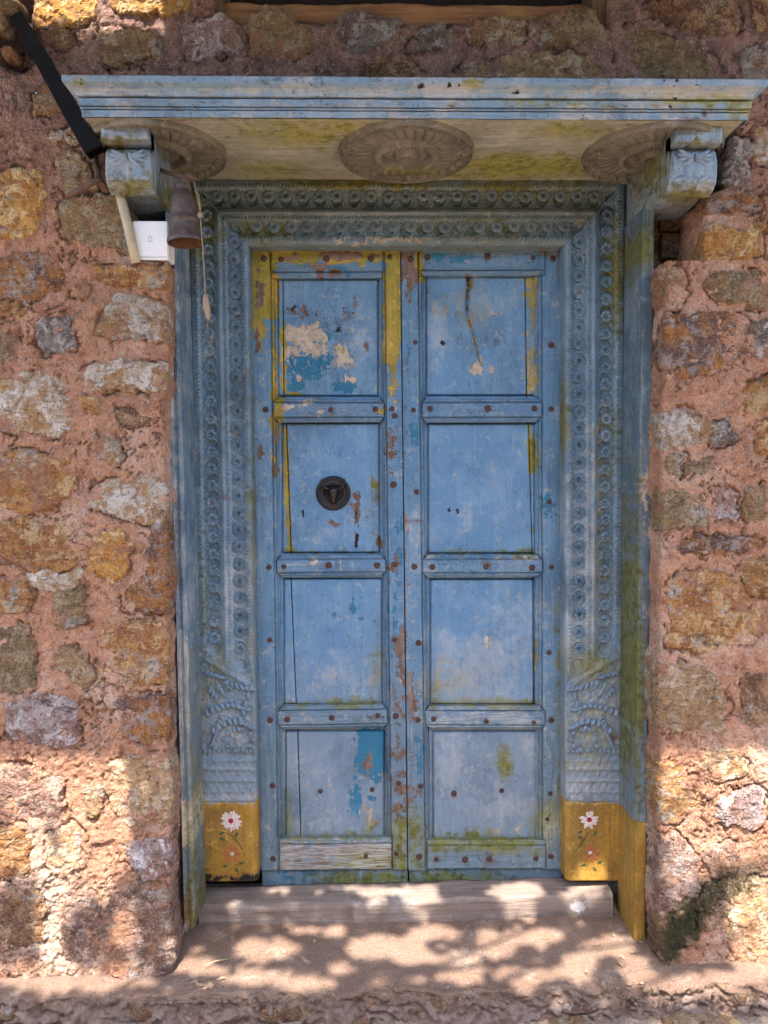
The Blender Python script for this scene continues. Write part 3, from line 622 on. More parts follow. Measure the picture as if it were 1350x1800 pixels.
# bricks in the recess right of the frame
for (x0, y0, x1, y1) in ((1158, 372, 1228, 408), (1160, 413, 1226, 455)):
    P = W([x0, x1, x1, x0], [y0, y0, y1, y1], .18)[:, [0, 2]]
    A = Acc(); A.box((P[0, 0], .165, P[2, 1]), (P[1, 0], .25, P[0, 1])); o = A.out('brick', M_stone, WALL, False)
    for k, v in zip(('tint_a', 'tint_b', 'tint_c'), PAL['brown']): o[k] = list(v)
    o['shift'] = float(x0 % 7)
# stones beyond the frame so that a step aside still shows a wall
rg = random.Random(5)
for side in (-1, 1):
    z = .1
    while z < 2.6:
        x = 1.09; hh = rg.uniform(.09, .17)
        while x < 1.62:
            ww = rg.uniform(.12, .26); zone = ('L' if side < 0 else 'R') + ('L' if z + hh < min(ZLEDL, ZLEDR) else 'N')
            if z + hh > ZCAN: zone = 'T'
            pts = [(side * (x + rg.uniform(0, .02)), z + rg.uniform(0, .02)), (side * (x + ww), z + rg.uniform(0, .02)), (side * (x + ww), z + hh - rg.uniform(0, .03)), (side * (x + .5 * ww), z + hh), (side * (x + .01), z + hh - rg.uniform(0, .03))]
            stone(zone, pts, rg.choice(['ochre', 'tan', 'white', 'brown', 'olive', 'purple']), .005, world=True, st=.009); x += ww + .04
        z += hh + .045

# window frame above the door: part of the wall
a, b = W(385, 25, .03), W(1072, 25, .03)
def sweep_x(name, prof, xs, mat, parent, disp=None, caps=True, attrs=None, smooth=True):
    prof = np.array(prof, float); n = len(prof)
    V = np.zeros((len(xs), n, 3)); V[..., 0] = np.array(xs)[:, None]; V[..., 1] = prof[:, 0]; V[..., 2] = prof[:, 1]
    if disp: V = disp(V)
    Fq = gridF(len(xs), n); Fl = Fq.tolist()
    if caps: Fl.append(list(range(n))); Fl.append([(len(xs) - 1) * n + k for k in range(n)][::-1])
    return mesh(name, V.reshape(-1, 3), Fl, mat, parent, smooth)
def ring_prof(y0, y1, z0, z1, n=8, r=.004):
    c = [(y0, z0 + r), (y0, z1 - r), (y0 + r, z1), (y1, z1), (y1, z0), (y0 + r, z0), (y0, z0 + r)]
    out = []
    for (p, q) in zip(c[:-1], c[1:]):
        m = max(1, int(math.hypot(q[0] - p[0], q[1] - p[1]) / .008))
        for k in range(m): out.append((p[0] + (q[0] - p[0]) * k / m, p[1] + (q[1] - p[1]) * k / m))
    out.append(c[-1]); return out
WIN = Acc(); zs0 = float(W(700, 9, .035)[2]); zs1 = float(W(700, 52, .035)[2])
WIN.box((wl - .05, .13, zs0 - .02), (wr + .05, .16, 3.52)); win = WIN.out('window', M_glass, WALL, False)
def dispw(amp, sd):
    def f(V):
        n = fbm(V[..., 0] * 3, V[..., 2] * 60 + V[..., 1] * 60, 4, sd) * amp; V[..., 1] -= n; V[..., 2] += fbm(V[..., 0] * 9, V[..., 1] * 9, 3, sd + 1) * amp * .8; return V
    return f
sweep_x('sill_board', ring_prof(.03, .13, zs1, zs0), np.arange(wl - .03, wr + .03, .008), M_oldwood, win, dispw(.006, 3))
for (x0, x1, yb) in ((355, 393, 27), (1042, 1090, 43)):
    A = Acc(); P0, P1 = W(x0, yb, .012), W(x1, yb, .012); A.box((P0[0], .012, P0[2]), (P1[0], .12, 3.52)); A.out('post', M_postwood, win, False)

# ------------------------------------------------------------------ step and ground
def mat_step():
    s = NT('doorstep_cement'); n1 = s.noise(4, 5); n2 = s.noise(22, 6, .7); n3 = s.noise(130, 5, .75); n4 = s.noise(600, 2)
    col = s.mix(s.step(n1, .4, .62), (.27, .175, .128), (.215, .132, .094)); col = s.mix(s.math('MULTIPLY', s.step(n2, .52, .64), .6), col, (.20, .125, .095)); col = s.mix(s.math('MULTIPLY', s.step(s.noise(9, 6, .75, s.map((1, 1, 1), (2, 5, 1))), .55, .66), .5), col, (.46, .35, .28))
    col = s.mix(s.math('MULTIPLY', s.step(n3, .54, .64), .65), col, (.14, .085, .065)); col = s.mix(s.math('MULTIPLY', s.step(s.noise(230, 3, .8), .56, .64), .5), col, (.52, .40, .33)); col = s.mix(s.math('MULTIPLY', s.step(n4, .6, .7), .4), col, (.66, .54, .46))
    z = s.sepx(s.pos)[2]; col = s.mix(s.math('MULTIPLY', s.math('SUBTRACT', 1, s.step(z, -.05, -.008)), .65), col, s.mix(s.step(n2, .4, .6), (.22, .14, .11), (.33, .25, .22)))
    nr = s.bump(s.math('ADD', n2, n3), 1.0, .008); nr = s.bump(n4, .7, .003, nr); return s.done(col, .95, nr, .15)
M_step = mat_step()
YE = -.088
yy = np.concatenate([np.arange(.42, YE, -.006), [YE - .002]]); zz = np.zeros(len(yy))
nR = 20; yy = np.concatenate([yy, YE - .004 - .012 * np.linspace(0, 1, nR)]); zz = np.concatenate([zz, -.004 - .095 * np.linspace(0, 1, nR)])
xs = axis(-1.75, 1.75, -1.1, 1.1, .005)
S, T = np.meshgrid(xs, np.arange(len(yy))); Yg = yy[T]; Zg = zz[T].copy()
ris = sst(0, .02, -Zg)
wav = fbm(S * 3, S * 0, 3, 12) * .014
Yg = Yg + wav * sst(.05, -.09, Yg) - ris * (fbm(S * 22, Zg * 34 + fbm(S * 9, Zg * 9, 2, 4), 5, 14, .62) * .017)
Zg = Zg + (1 - ris) * (fbm(S * 5, Yg * 5, 3, 15) * .006 + fbm(S * 40, Yg * 40, 3, 16) * .0012) + (1 - sst(.02, .07, np.abs(Yg - YE))) * fbm(S * 14, S * 0, 4, 18) * .007
Zg = Zg + .012 * sst(.0, .18, Yg)
o = mesh('doorstep', np.stack([S, Yg, Zg], -1).reshape(-1, 3), gridF(*S.shape), M_step); tag(o, kind='structure')
# crumbling pebbles and stones set in the riser: parts of the step
for k in range(6):
    px = -20 + k * 260 + rg.uniform(-40, 40); r = rg.uniform(.03, .075)
    P = W(px, 1772 + rg.uniform(-4, 8), YE - .01); P[2] = -.05 + rg.uniform(-.01, .01)
    P[1] += .016; boulder('stone', P, (r, .022, .022), M_stone, o, 20 + k, rg.choice(['lav', 'brown', 'mauve', 'brown']), 22)
A = Acc()
for k in range(150):
    px = rg.choice([rg.uniform(220, 560), rg.uniform(640, 1260), rg.uniform(-40, 1390)]); P = W(px, 1758 + rg.gauss(0, 7), YE - .014); r = rg.uniform(.002, .007)
    P[2] = min(P[2], -.012)
    e1, e2 = rg.uniform(0, 6), rg.uniform(.1, .35); A.lathe([(.001, -r * .7), (r * .9, -r * .4), (r * 1.2, 0), (r * .75, r * .45), (.001, r * .6)], P, 7, 'z', lambda t, q: 1 + e2 * math.sin(2 * t + e1) + .15 * math.sin(3 * t + 2 * e1))
tag(A.out('crumbled_mortar', M_step, o), kind='stuff')
# ground: one sheet to the horizon
gx = axis(-60, 60, -1.2, 1.2, .012, .8); gy = np.concatenate([np.arange(-60, -1, .8), np.arange(-.6, .3, .012), [.6]])
S, T = np.meshgrid(gx, gy); Zg = -.085 + fbm(S * 4, T * 4, 4, 33) * .006 * (np.abs(S) < 2) 
M_ground = mat_mortar('ground_earth', (.42, .30, .21), (.34, .23, .155), (.50, .39, .30), (.42, .30, .21))
g = mesh('ground', np.stack([S, T, Zg], -1).reshape(-1, 3), gridF(*S.shape), M_ground); tag(g, kind='structure')
for (px, rx, pal) in ((1235, .10, 'cream'), (1010, .06, 'tan'), (640, .08, 'tan'), (250, .07, 'lav'), (60, .10, 'tan')):
    P = WZ(px, 1806, -.085); boulder('stone', P, (rx, .06, .012), M_stone, g, int(px) % 31, pal, 22)

# ------------------------------------------------------------------ carved door frame
YJ, YD, YC = .235, .300, .09
FR = thing('door_frame', 'carved blue door frame with mustard yellow feet and moulded canopy on corbels', 'door frame', Vector(W(715, 1640, YJ)))
NR = [0]
def rosette_mesh(R=.0215, H=.006, petals=7, sw=1.6, nr=13, ns=70, eye=.26):
    V = []
    for i in range(nr):
        r = i / (nr - 1)
        for k in range(ns):
            t = 2 * math.pi * k / ns; c = abs(math.cos(petals / 2 * (t + sw * r)))
            pet = min(1, c / .45) ** .7; env = math.sin(math.pi * min(1, max(0, (r - eye) / (1 - eye)) * .8 + .2)) ** .5
            if r < eye * .5: h = -.003
            elif r < eye: h = -.009
            else: dg = -.006 * (1 - min(1, max(0, (r - .7) / .3))); h = dg + (H - dg) * pet * env
            if r > .98: h = -.001
            rr = R * r * (.84 + .16 * pet if r > eye else 1); V.append((rr * math.cos(t), -h, rr * math.sin(t)))
    Fs = []
    for i in range(nr - 1):
        for k in range(ns): Fs.append((i * ns + k, (i + 1) * ns + k, (i + 1) * ns + (k + 1) % ns, i * ns + (k + 1) % ns))
    me = bpy.data.meshes.new('rosette'); me.from_pydata(V, [], Fs); me.polygons.foreach_set('use_smooth', [True] * len(Fs)); me.update(); return me
ROS = {}
def rosette(px, py, mat, parent, Y, sc=1.0, var=0):
    key = (mat.name, var)
    if key not in ROS: ROS[key] = rosette_mesh(petals=(7, 6, 8)[var], sw=(1.5, .4, 1.9)[var], H=(.0050, .0035, .0055)[var], eye=(.26, .40, .24)[var]); ROS[key].materials.append(mat); [ROS[key].attributes.new(nm, 'FLOAT_COLOR', 'POINT').data.foreach_set('color', [0.0] * (4 * len(ROS[key].vertices))) for nm in ('wear', 'dirt')]
    o = link('rosette', ROS[key], None, parent); P = W(px + rg.uniform(-.8, .8), py + rg.uniform(-1.2, 1.2), Y) - root_loc(parent); o.location = Vector(P)
    o.rotation_euler = (0, rg.uniform(0, 6.28), 0); k = sc * rg.uniform(.88, 1.0); o.scale = (k * rg.uniform(.94, 1.05), k * rg.uniform(.75, 1.15), k)
def ropes(u, y, lo, hi, per=6.5, amp=.0036):
    m = sst(lo - .008, lo + .008, u) * (1 - sst(hi - .008, hi + .008, u)); return m * (amp * .4 + amp * np.sin(2 * np.pi * (y / per + u * 6)))
def carve_prof(u, y, rows, per):
    h = -.007 * sst(.135, .15, u) * (1 - sst(.435, .45, u)) - .007 * sst(.625, .64, u) * (1 - sst(.865, .88, u))
    h = h + .0065 * np.exp(-((u - .505) / .022) ** 2) + .0018 * np.exp(-((u - .55) / .010) ** 2) + .0018 * np.exp(-((u - .46) / .010) ** 2)
    h = h + ropes(u, y, .065, .12) + ropes(u, y, .565, .61) + ropes(u, y, .895, .945)
    h = h - .010 * sst(.965, 1.0, u) - .002 * (u < .03)
    # vine scrolls ringed round each rosette
    for uc, wd in ((.295, .16), (.755, .135)):
        ph = ((y - rows) / per); fr = (ph - np.round(ph)) * per; rr = np.hypot((u - uc) / wd * 15.5, fr)
        h = h - .012 * (1 - sst(9.5, 11.0, rr)) * (np.abs(u - uc) < wd)
        h = h + .0030 * np.sin(2 * np.pi * rr / 5.2) * sst(11.5, 13, rr) * (1 - sst(17, 20, rr)) * (np.abs(u - uc) < wd)
        h = h + .0012 * fbm(u * 30, y / 4.5, 2, 77) * (np.abs(u - uc) < wd)
    return h
JS = [('yellow', 'n', 200, 1411, 1200, 1600, 5)]
PER = 29.8
def jamb(left):
    if left: TL, TR, BR, BL = (331, 316), (436, 430), (453, 1549), (355, 1551)
    else: TL, TR, BR, BL = (993, 430), (1099, 316), (1091, 1549), (995, 1549)
    def hf(u, v, px, py):
        uu = u if left else 1 - u
        k = 1 - sst(1138, 1172, py - (uu - .5) * 60)
        h = carve_prof(uu, py, 455, PER) * k
        # lower block: fillets and a diagonal ridge
        lowm = 1 - k
        dl = (py - (1150 + uu * 62)); h = h + .005 * np.exp(-(dl / 5) ** 2)
        for yc, a in ((1337, .003), (1352, .004), (1372, .004), (1392, .002)): h = h + a * np.exp(-((py - yc) / 3.2) ** 2)
        h = h + lowm * (py < 1335) * (-.006 * sst(1172, 1190, py) + .0025 * fbm(px / 7, py / 7, 3, 19)) + lowm * ((py > 1330) & (py < 1405)) * .0012 * np.sin(px / 4.2 * 2) * np.sin(py / 3.1)
        return h - .010 * (py > 1405) * sst(.93, 1, uu) - .004 * np.exp(-((py - 1411) / 2) ** 2)
    sh = list(JS)
    if left:
        sh += [('scuff', 'e', 420, 1050, 30, 120, .75), ('scuff', 'e', 400, 1260, 50, 90, .6), ('moss', 'e', 445, 900, 10, 400, .55), ('moss', 'e', 360, 1130, 10, 200, .5),
               ('rust', 'e', 400, 870, 7, 15, .7), ('dark', 'r', 340, 1530, 470, 1560, 22, .75), ('moss', 'e', 350, 400, 40, 70, .8), ('scuff', 'e', 400, 1405, 60, 8, .8), ('rust', 'e', 405, 1545, 60, 30, .7), ('moss', 'e', 380, 1180, 30, 60, .5)]
    else:
        sh += [('moss', 'e', 1080, 480, 20, 90, .85), ('moss', 'e', 1065, 800, 26, 90, .5), ('moss', 'e', 1060, 1000, 26, 110, .45), ('cream', 'e', 1056, 780, 12, 60, .6), ('cream', 'e', 1055, 900, 10, 50, .55),
               ('moss', 'e', 990, 740, 9, 90, .9), ('scuff', 'e', 1020, 950, 40, 180, .8), ('scuff', 'e', 1010, 1120, 20, 60, 1), ('rust', 'e', 1012, 850, 8, 14, .9), ('moss', 'e', 1040, 1170, 50, 40, .8),
               ('scuff', 'e', 1040, 1260, 60, 110, .75), ('moss', 'e', 1040, 1290, 60, 70, .6), ('rust', 'e', 1078, 1300, 12, 10, .9), ('scuff', 'e', 1030, 1380, 60, 25, .7), ('cream', 'e', 1075, 1480, 20, 50, .5), ('rust', 'e', 1080, 1530, 20, 40, .7), ('rust', 'e', 1060, 1450, 30, 50, .5)]
    jb = board('jamb', TL, TR, BR, BL, YJ, .15, M_frame, FR, sh, step=2.0, stepv=1.5, hfun=hf, skirt=5, bev=.003)
    for (uc, yoff) in ((.295, 12), (.755, 0)):
        n = 0; y = 455 + yoff - (PER * (3 if uc < .5 else 1))
        while y < 1150 - (20 if (uc < .5) else -6):
            v = (y - 430) / 1119; u_ = uc if left else 1 - uc
            xl = np.interp(y, [316, 1551], [331, 355]) if left else np.interp(y, [430, 1549], [993, 995]); xr = np.interp(y, [430, 1549], [436, 453]) if left else np.interp(y, [316, 1549], [1099, 1091])
            x = xl + (xr - xl) * u_
            # keep below the mitre
            my = 316 + (x - 331) * 114 / 105 if left else 316 + (1099 - x) * 114 / 106
            if y > my + 12: rosette(x, y, M_frame, jb, YJ + .0065, 1.0 if uc > .5 else .86, (2 if left else 0) if uc > .5 else 1)
            y += PER
    # foliage carved on the lower block
    A = Acc(); sgn = 1 if left else -1; cx0 = 404 if left else 1043
    def L(dx, py, ang, l, w_, h=.006, curl=0):
        P = W(cx0 + sgn * dx, py, YJ + .001); a = math.radians(ang if sgn > 0 else 180 - ang); A.lobe(P, a, l, w_, h * 1.9, curl=curl * sgn)
    for k in range(9): L(-42 + k * 8.5, 1247 - 10 * math.sin(k / 8 * 3.1), -70 + k * 8, .024, .016, .006)
    for k in range(8): L(-30 + k * 9, 1278 - 14 * math.sin(k / 7 * 3.1), -80 + k * 9, .024, .017, .0065)
    for k in range(8): L(-38 + k * 6, 1218 + (k % 3) * 9 - k * 2, 40 + k * 12, .026, .014, .005, .5)
    for k in range(10): L(15 + 20 * math.cos(k * .63), 1300 + 15 * math.sin(k * .63), -k * 36, .017, .014, .006)
    for k in range(7): L(-38 + k * 5, 1312 - k * 7, 20 + k * 14, .03, .013, .005, .6)
    for k in range(6): L(36 - k * 3, 1215 + k * 14, 100 + k * 12, .026, .016, .005, -.5)
    for k in range(12): L(-44 + k * 8, 1324, 90, .012, .010, .003)
    for k in range(5): L(-36 + k * 7, 1180 + k * 3, 200 - k * 10, .022, .012, .004, .4)
    for k in range(6): L(-6 + k * 8, 1195 + k * 3, 250 + k * 15, .024, .013, .0045, .4)
    A.out('carved_foliage', M_frame, jb)
    # painted flowers on the yellow foot
    fx, fy = (406, 1443) if left else (1036, 1441)
    def petals(name, cx, cy, n, r0, r1, wd, mat, jit=.15):
        A = Acc()
        for k in range(n):
            a = 2 * math.pi * k / n + rg.uniform(-jit, jit); rr = r1 * rg.uniform(.85, 1.1)
            P = W(cx + r0 * math.cos(a), cy - r0 * math.sin(a), YJ - .0012); A.lobe(P, a, (rr - r0) / 586, wd / 586, .0009)
        A.out(name, mat, jb)
    petals('daisy_petals', fx, fy, 15 if left else 12, 4, 19 if left else 17.5, 7.2, M_pw, .15 if left else .3)
    A = Acc(); P = W(fx, fy, YJ - .0016); A.lathe([(.0085, -.0005), (.0075, .0006), (.004, .001), (.0003, .0011)], P, 12, 'y'); A.out('daisy_centre', M_pc, jb)
    petals('red_petals', fx + (2 if left else 4), fy + 59, 10 if left else 7, 4, 18.5, 7.0, M_pr, .3)
    A = Acc(); P = W(fx + 2, fy + 58, YJ - .0016); A.lathe([(.0065, -.0005), (.0055, .0006), (.0003, .0009)], P, 10, 'y'); A.out('flower_centre', M_pw, jb)
    A = Acc()
    st = [(fx - 10, fy + 20), (fx + 4, fy + 28), (fx + 15, fy + 42), (fx + 21, fy + 52)] if left else [(fx - 2, fy + 22), (fx - 8, fy + 34), (fx - 16, fy + 46)]
    A.tube([W(x, y, YJ - .0008) for x, y in st], .0011, 5)
    A.tube([W(x - 8, y + 10, YJ - .0008) for x, y in st], .0009, 5)
    for (dx, dy, an) in ((-12, 20, 200), (-12, 33, 160), (8, 28, 60), (-6, 78, 200), (6, 84, -40), (14, 76, 20)):
        P = W(fx + dx, fy + dy, YJ - .001); A.lobe(P, math.radians(an), .017, .008, .0008)
    A.out('painted_stem', M_pg, jb)
    return jb
jamb(True); jamb(False)
# lintel
def hfl(u, v, px, py): return carve_prof(v, px, 713, 30.2) 
lint = board('lintel', (331, 316), (1099, 316), (993, 430), (436, 430), YJ, .12, M_lintel, FR,
             [('moss', 'e', 640, 322, 140, 12, .8), ('moss', 'e', 900, 330, 160, 20, .6), ('moss', 'e', 450, 405, 80, 20, .6), ('cream', 'e', 720, 420, 250, 7, .55), ('moss', 'e', 820, 400, 130, 25, .5), ('rust', 'e', 620, 358, 30, 6, .6), ('moss', 'e', 1060, 400, 40, 40, .6), ('cream', 'e', 640, 360, 30, 5, .55)],
             step=1.5, stepv=2.0, hfun=hfl, skirt=4)
for k in range(-12, 13):
    x = 713 + k * 30.2
    if 372 < x < 1062: rosette(x, 316 + .24 * 114, M_lintel, lint, YJ + .0065, .93, 0)
for k in range(-10, 11):
    x = 713 + (k + .3) * 30.2
    if 424 < x < 1014: rosette(x, 316 + .71 * 114, M_lintel, lint, YJ + .0065, .93, 2)
# casings: deep planks standing forward of the jambs
casL = board('casing', (291, 368), (310, 370), (343, 1628), (325, 1640), YC, .145, M_casing, FR,
      [('moss', 'r', 333, 1150, 420, 1700, 40, .8), ('cream', 'r', 280, 1390, 400, 1500, 30, .75), ('yellow', 'r', 280, 1520, 420, 1700, 60, .52), ('wood', 'r', 280, 1540, 420, 1700, 50, .55), ('scuff', 'e', 300, 700, 14, 500, .7), ('scuff', 'e', 318, 1200, 20, 250, .7), ('rust', 'e', 330, 1600, 20, 60, .6)], step=2.4, stepv=4, skirt=12, hfun=lambda u, v, px, py: .003 * np.cos(u * 9) )  # cream band paints in the sunlit stretch of the front edge
casR = board('casing', (1130, 366), (1150, 365), (1133, 1655), (1115, 1657), YC, .145, M_casing, FR,
      [('yellow', 'n', 1000, 1446, 1300, 1800, 8), ('moss', 'r', 1000, 300, 1121, 1440, 16, .45), ('moss', 'e', 1135, 430, 16, 40, .9), ('moss', 'e', 1122, 1200, 10, 180, .95), ('cream', 'e', 1133, 880, 9, 60, .8), ('rust', 'e', 1140, 1310, 10, 25, .7), ('rust', 'e', 1125, 1600, 25, 80, .45), ('moss', 'e', 1120, 1000, 10, 200, .7)], step=2.4, stepv=4, skirt=12)
# canopy: soffit, cornice moulding, medallions
ZS = float(W(700, 315, YJ)[2]); YF = -.136
XL = float(W(144, 205, YF)[0]); XR = float(W(1314, 213, YF)[0])
CAN = Acc().box((XL + .004, YF + .004, ZS), (XR - .004, .30, ZS + .09)).out('canopy', M_soffit, FR, False)
bpy.data.objects.remove(CAN, do_unlink=True)
xs = np.arange(XL + .004, XR - .003, .006); ys = np.arange(YF + .003, .26, .006); S, T = np.meshgrid(xs, ys)
V = np.stack([S, T, ZS + fbm(S * 4, T * 30, 3, 6) * .0015 + .0022 * (np.abs((T - .045)) < .003)], -1).reshape(-1, 3); px, py = PX(V)
CAN = mesh('canopy', V, gridF(*S.shape)[:, ::-1], M_soffit, FR, True, fields([('moss', 'e', 900, 292, 150, 20, 1), ('moss', 'e', 520, 235, 90, 25, .75), ('moss', 'e', 760, 300, 100, 15, .9), ('moss', 'e', 480, 295, 60, 18, .7), ('scuff', 'e', 480, 270, 60, 30, .6), ('scuff', 'e', 930, 250, 120, 20, .5), ('moss', 'e', 600, 225, 40, 15, .8), ('rust', 'e', 300, 210, 160, 6, .75), ('rust', 'e', 1180, 222, 100, 8, .9), ('moss', 'e', 1000, 230, 60, 15, .7)], px, py))
A = Acc().box((XL + .01, YF + .01, ZS + .004), (XR - .01, .30, ZS + .085)); A.out('core_board', M_soffit, CAN, False)
prof = [(-.0, .0), (.001, .011), (.002, .017), (-.006, .0175), (-.006, .0205), (.003, .021), (.003, .0245), (-.005, .025), (-.005, .0280), (.006, .0285), (.007, .046), (-.003, .0465), (-.003, .0525), (.009, .053), (.011, .062), (.018, .068), (.028, .072), (.033, .075), (.034, .090), (.030, .094), (.010, .097), (-.03, .097)]
# (outward offset, height); swept left return - front - right return with mitres
pr = []
for (p, q) in zip(prof[:-1], prof[1:]):
    m = max(1, int(math.hypot(q[0] - p[0], q[1] - p[1]) / .005)); pr += [(p[0] + (q[0] - p[0]) * k / m, p[1] + (q[1] - p[1]) * k / m) for k in range(m)]
pr.append(prof[-1]); pr = np.array(pr); o_, h_ = pr[:, 0], pr[:, 1] * .885
rowsV = []
for t in np.linspace(0, 1, 20, endpoint=False): rowsV.append(np.stack([XL - o_, .05 + (YF - o_ - .05) * t, ZS + h_], -1))
for t in np.linspace(0, 1, 340): rowsV.append(np.stack([(XL - o_) + (XR - XL + 2 * o_) * t, YF - o_ + 0 * o_, ZS + h_], -1))
for t in np.linspace(0, 1, 21)[1:]: rowsV.append(np.stack([XR + o_, YF - o_ + (.05 - YF + o_) * t, ZS + h_], -1))
V = np.array(rowsV); n1 = fbm(V[..., 0] * 6, V[..., 2] * 40, 3, 3) * .0012; V[..., 1] -= n1; V[..., 2] += fbm(V[..., 0] * 30, V[..., 2] * 30, 3, 4) * .0007
V = V.reshape(-1, 3); px, py = PX(V)
mould = [('cream', 'r', 100, 178, 1320, 199, 6, .40), ('cream', 'r', 100, 200, 1320, 215, 5, .44), ('moss', 'e', 1250, 175, 90, 12, .8), ('moss', 'e', 950, 178, 120, 8, .6), ('moss', 'e', 1310, 190, 40, 20, .8), ('rust', 'e', 320, 194, 14, 5, 1), ('rust', 'e', 1238, 200, 6, 8, 1), ('rust', 'e', 1220, 212, 60, 4, .8), ('rust', 'e', 560, 208, 200, 4, .5), ('moss', 'e', 830, 148, 20, 8, .8), ('dark', 'e', 735, 150, 14, 6, .6), ('dark', 'e', 905, 160, 12, 7, .6), ('dark', 'e', 950, 148, 8, 6, .6), ('scuff', 'r', 100, 150, 1330, 176, 10, .7), ('moss', 'e', 145, 145, 25, 12, .6)]
for k in range(46): mould.append(('dark', 'e', rg.uniform(130, 1330), rg.choice([143, 150, 165, 172, 190, 200]) + rg.uniform(-4, 4), rg.uniform(2, 5), rg.uniform(2, 4), rg.uniform(.6, .9)))
mesh('cornice_moulding', V, gridF(len(rowsV), len(pr))[:, ::-1], M_canopy, CAN, False, fields(mould, px, py))
A = Acc()
for k in range(60):
    x = rg.uniform(XL + .05, XR - .05); oo, hh = rg.choice([(.035, .085), (.030, .076), (.012, .062), (.006, .05), (.005, .03), (.035, .092)])
    c = np.array((x, YF - oo - .001, ZS + hh)); a = rg.uniform(0, 6.3); l = rg.uniform(.004, .016)
    A.tube([c, c + (l * math.cos(a), -.002, l * .5 * math.sin(a) - .003), c + (l * 1.5 * math.cos(a + .5), .0, l * math.sin(a) - .006)], [.0006, .0009, .0004], 4)
tag(A.out('dry_moss_tufts', M_rustbar, CAN), kind='stuff')
def medallion(px, py):
    c = WZ(px, py, ZS); R = .183; nr, ns = 64, 288; V = []
    for i in range(nr):
        r = i / (nr - 1)
        for k in range(ns):
            t = 2 * math.pi * k / ns; h = 0.
            pe = abs(math.sin(20 * t))
            if r > .95: h = .008 * math.sin((r - .95) / .05 * math.pi) ** .5
            elif r > .84: z_ = (t * 30 / (2 * math.pi)) % 1; tri = abs(z_ * 2 - 1); q = (r - .84) / .11; h = .006 if abs(q - (1 - tri)) < .24 else -.002
            elif r > .49: q = (r - .49) / .35; h = -.002 + .0075 * math.sin(min(1, q * .9 + .1) * math.pi) ** .5 * min(1, abs(math.sin(16 * (t + .12 * q))) / .35) ** .8
            elif r > .36: q = (r - .36) / .13; h = .014 * math.sin(q * math.pi) ** .35 * (.9 + .1 * math.sin(56 * t + q * 5))
            elif r > .33: h = -.003
            elif r > .17: q = (r - .17) / .16; h = -.001 + .006 * math.sin(q * math.pi) ** .6 * min(1, abs(math.sin(9 * (t - .3 * q))) / .4)
            elif r > .06: h = .010 * math.sin((r - .06) / .11 * math.pi) ** .4 + .002
            else: h = -.006
            V.append((c[0] + R * r * math.cos(t), c[1] + R * r * math.sin(t), ZS - h * 1.5 + .0005 - (.0055 if r < .97 else 0)))
    Fs = []
    for i in range(nr - 1):
        for k in range(ns): Fs.append((i*ns+k, i*ns+(k+1) % ns, (i+1)*ns+(k+1) % ns, (i+1)*ns+k))
    V = np.array(V); px_, py_ = PX(V)
    mesh('medallion', V, np.array(Fs)[:, ::-1], M_carve, CAN, True, fields([('moss', 'e', 730, 303, 60, 8, .6), ('moss', 'e', 330, 300, 60, 10, .4)], px_, py_))
cmed = WZ(714, 264, ZS)
for dx in (-.665, 0, .665):
    q = PX(np.array([cmed[0] + dx, .049, ZS])); medallion(float(q[0]), float(q[1]))
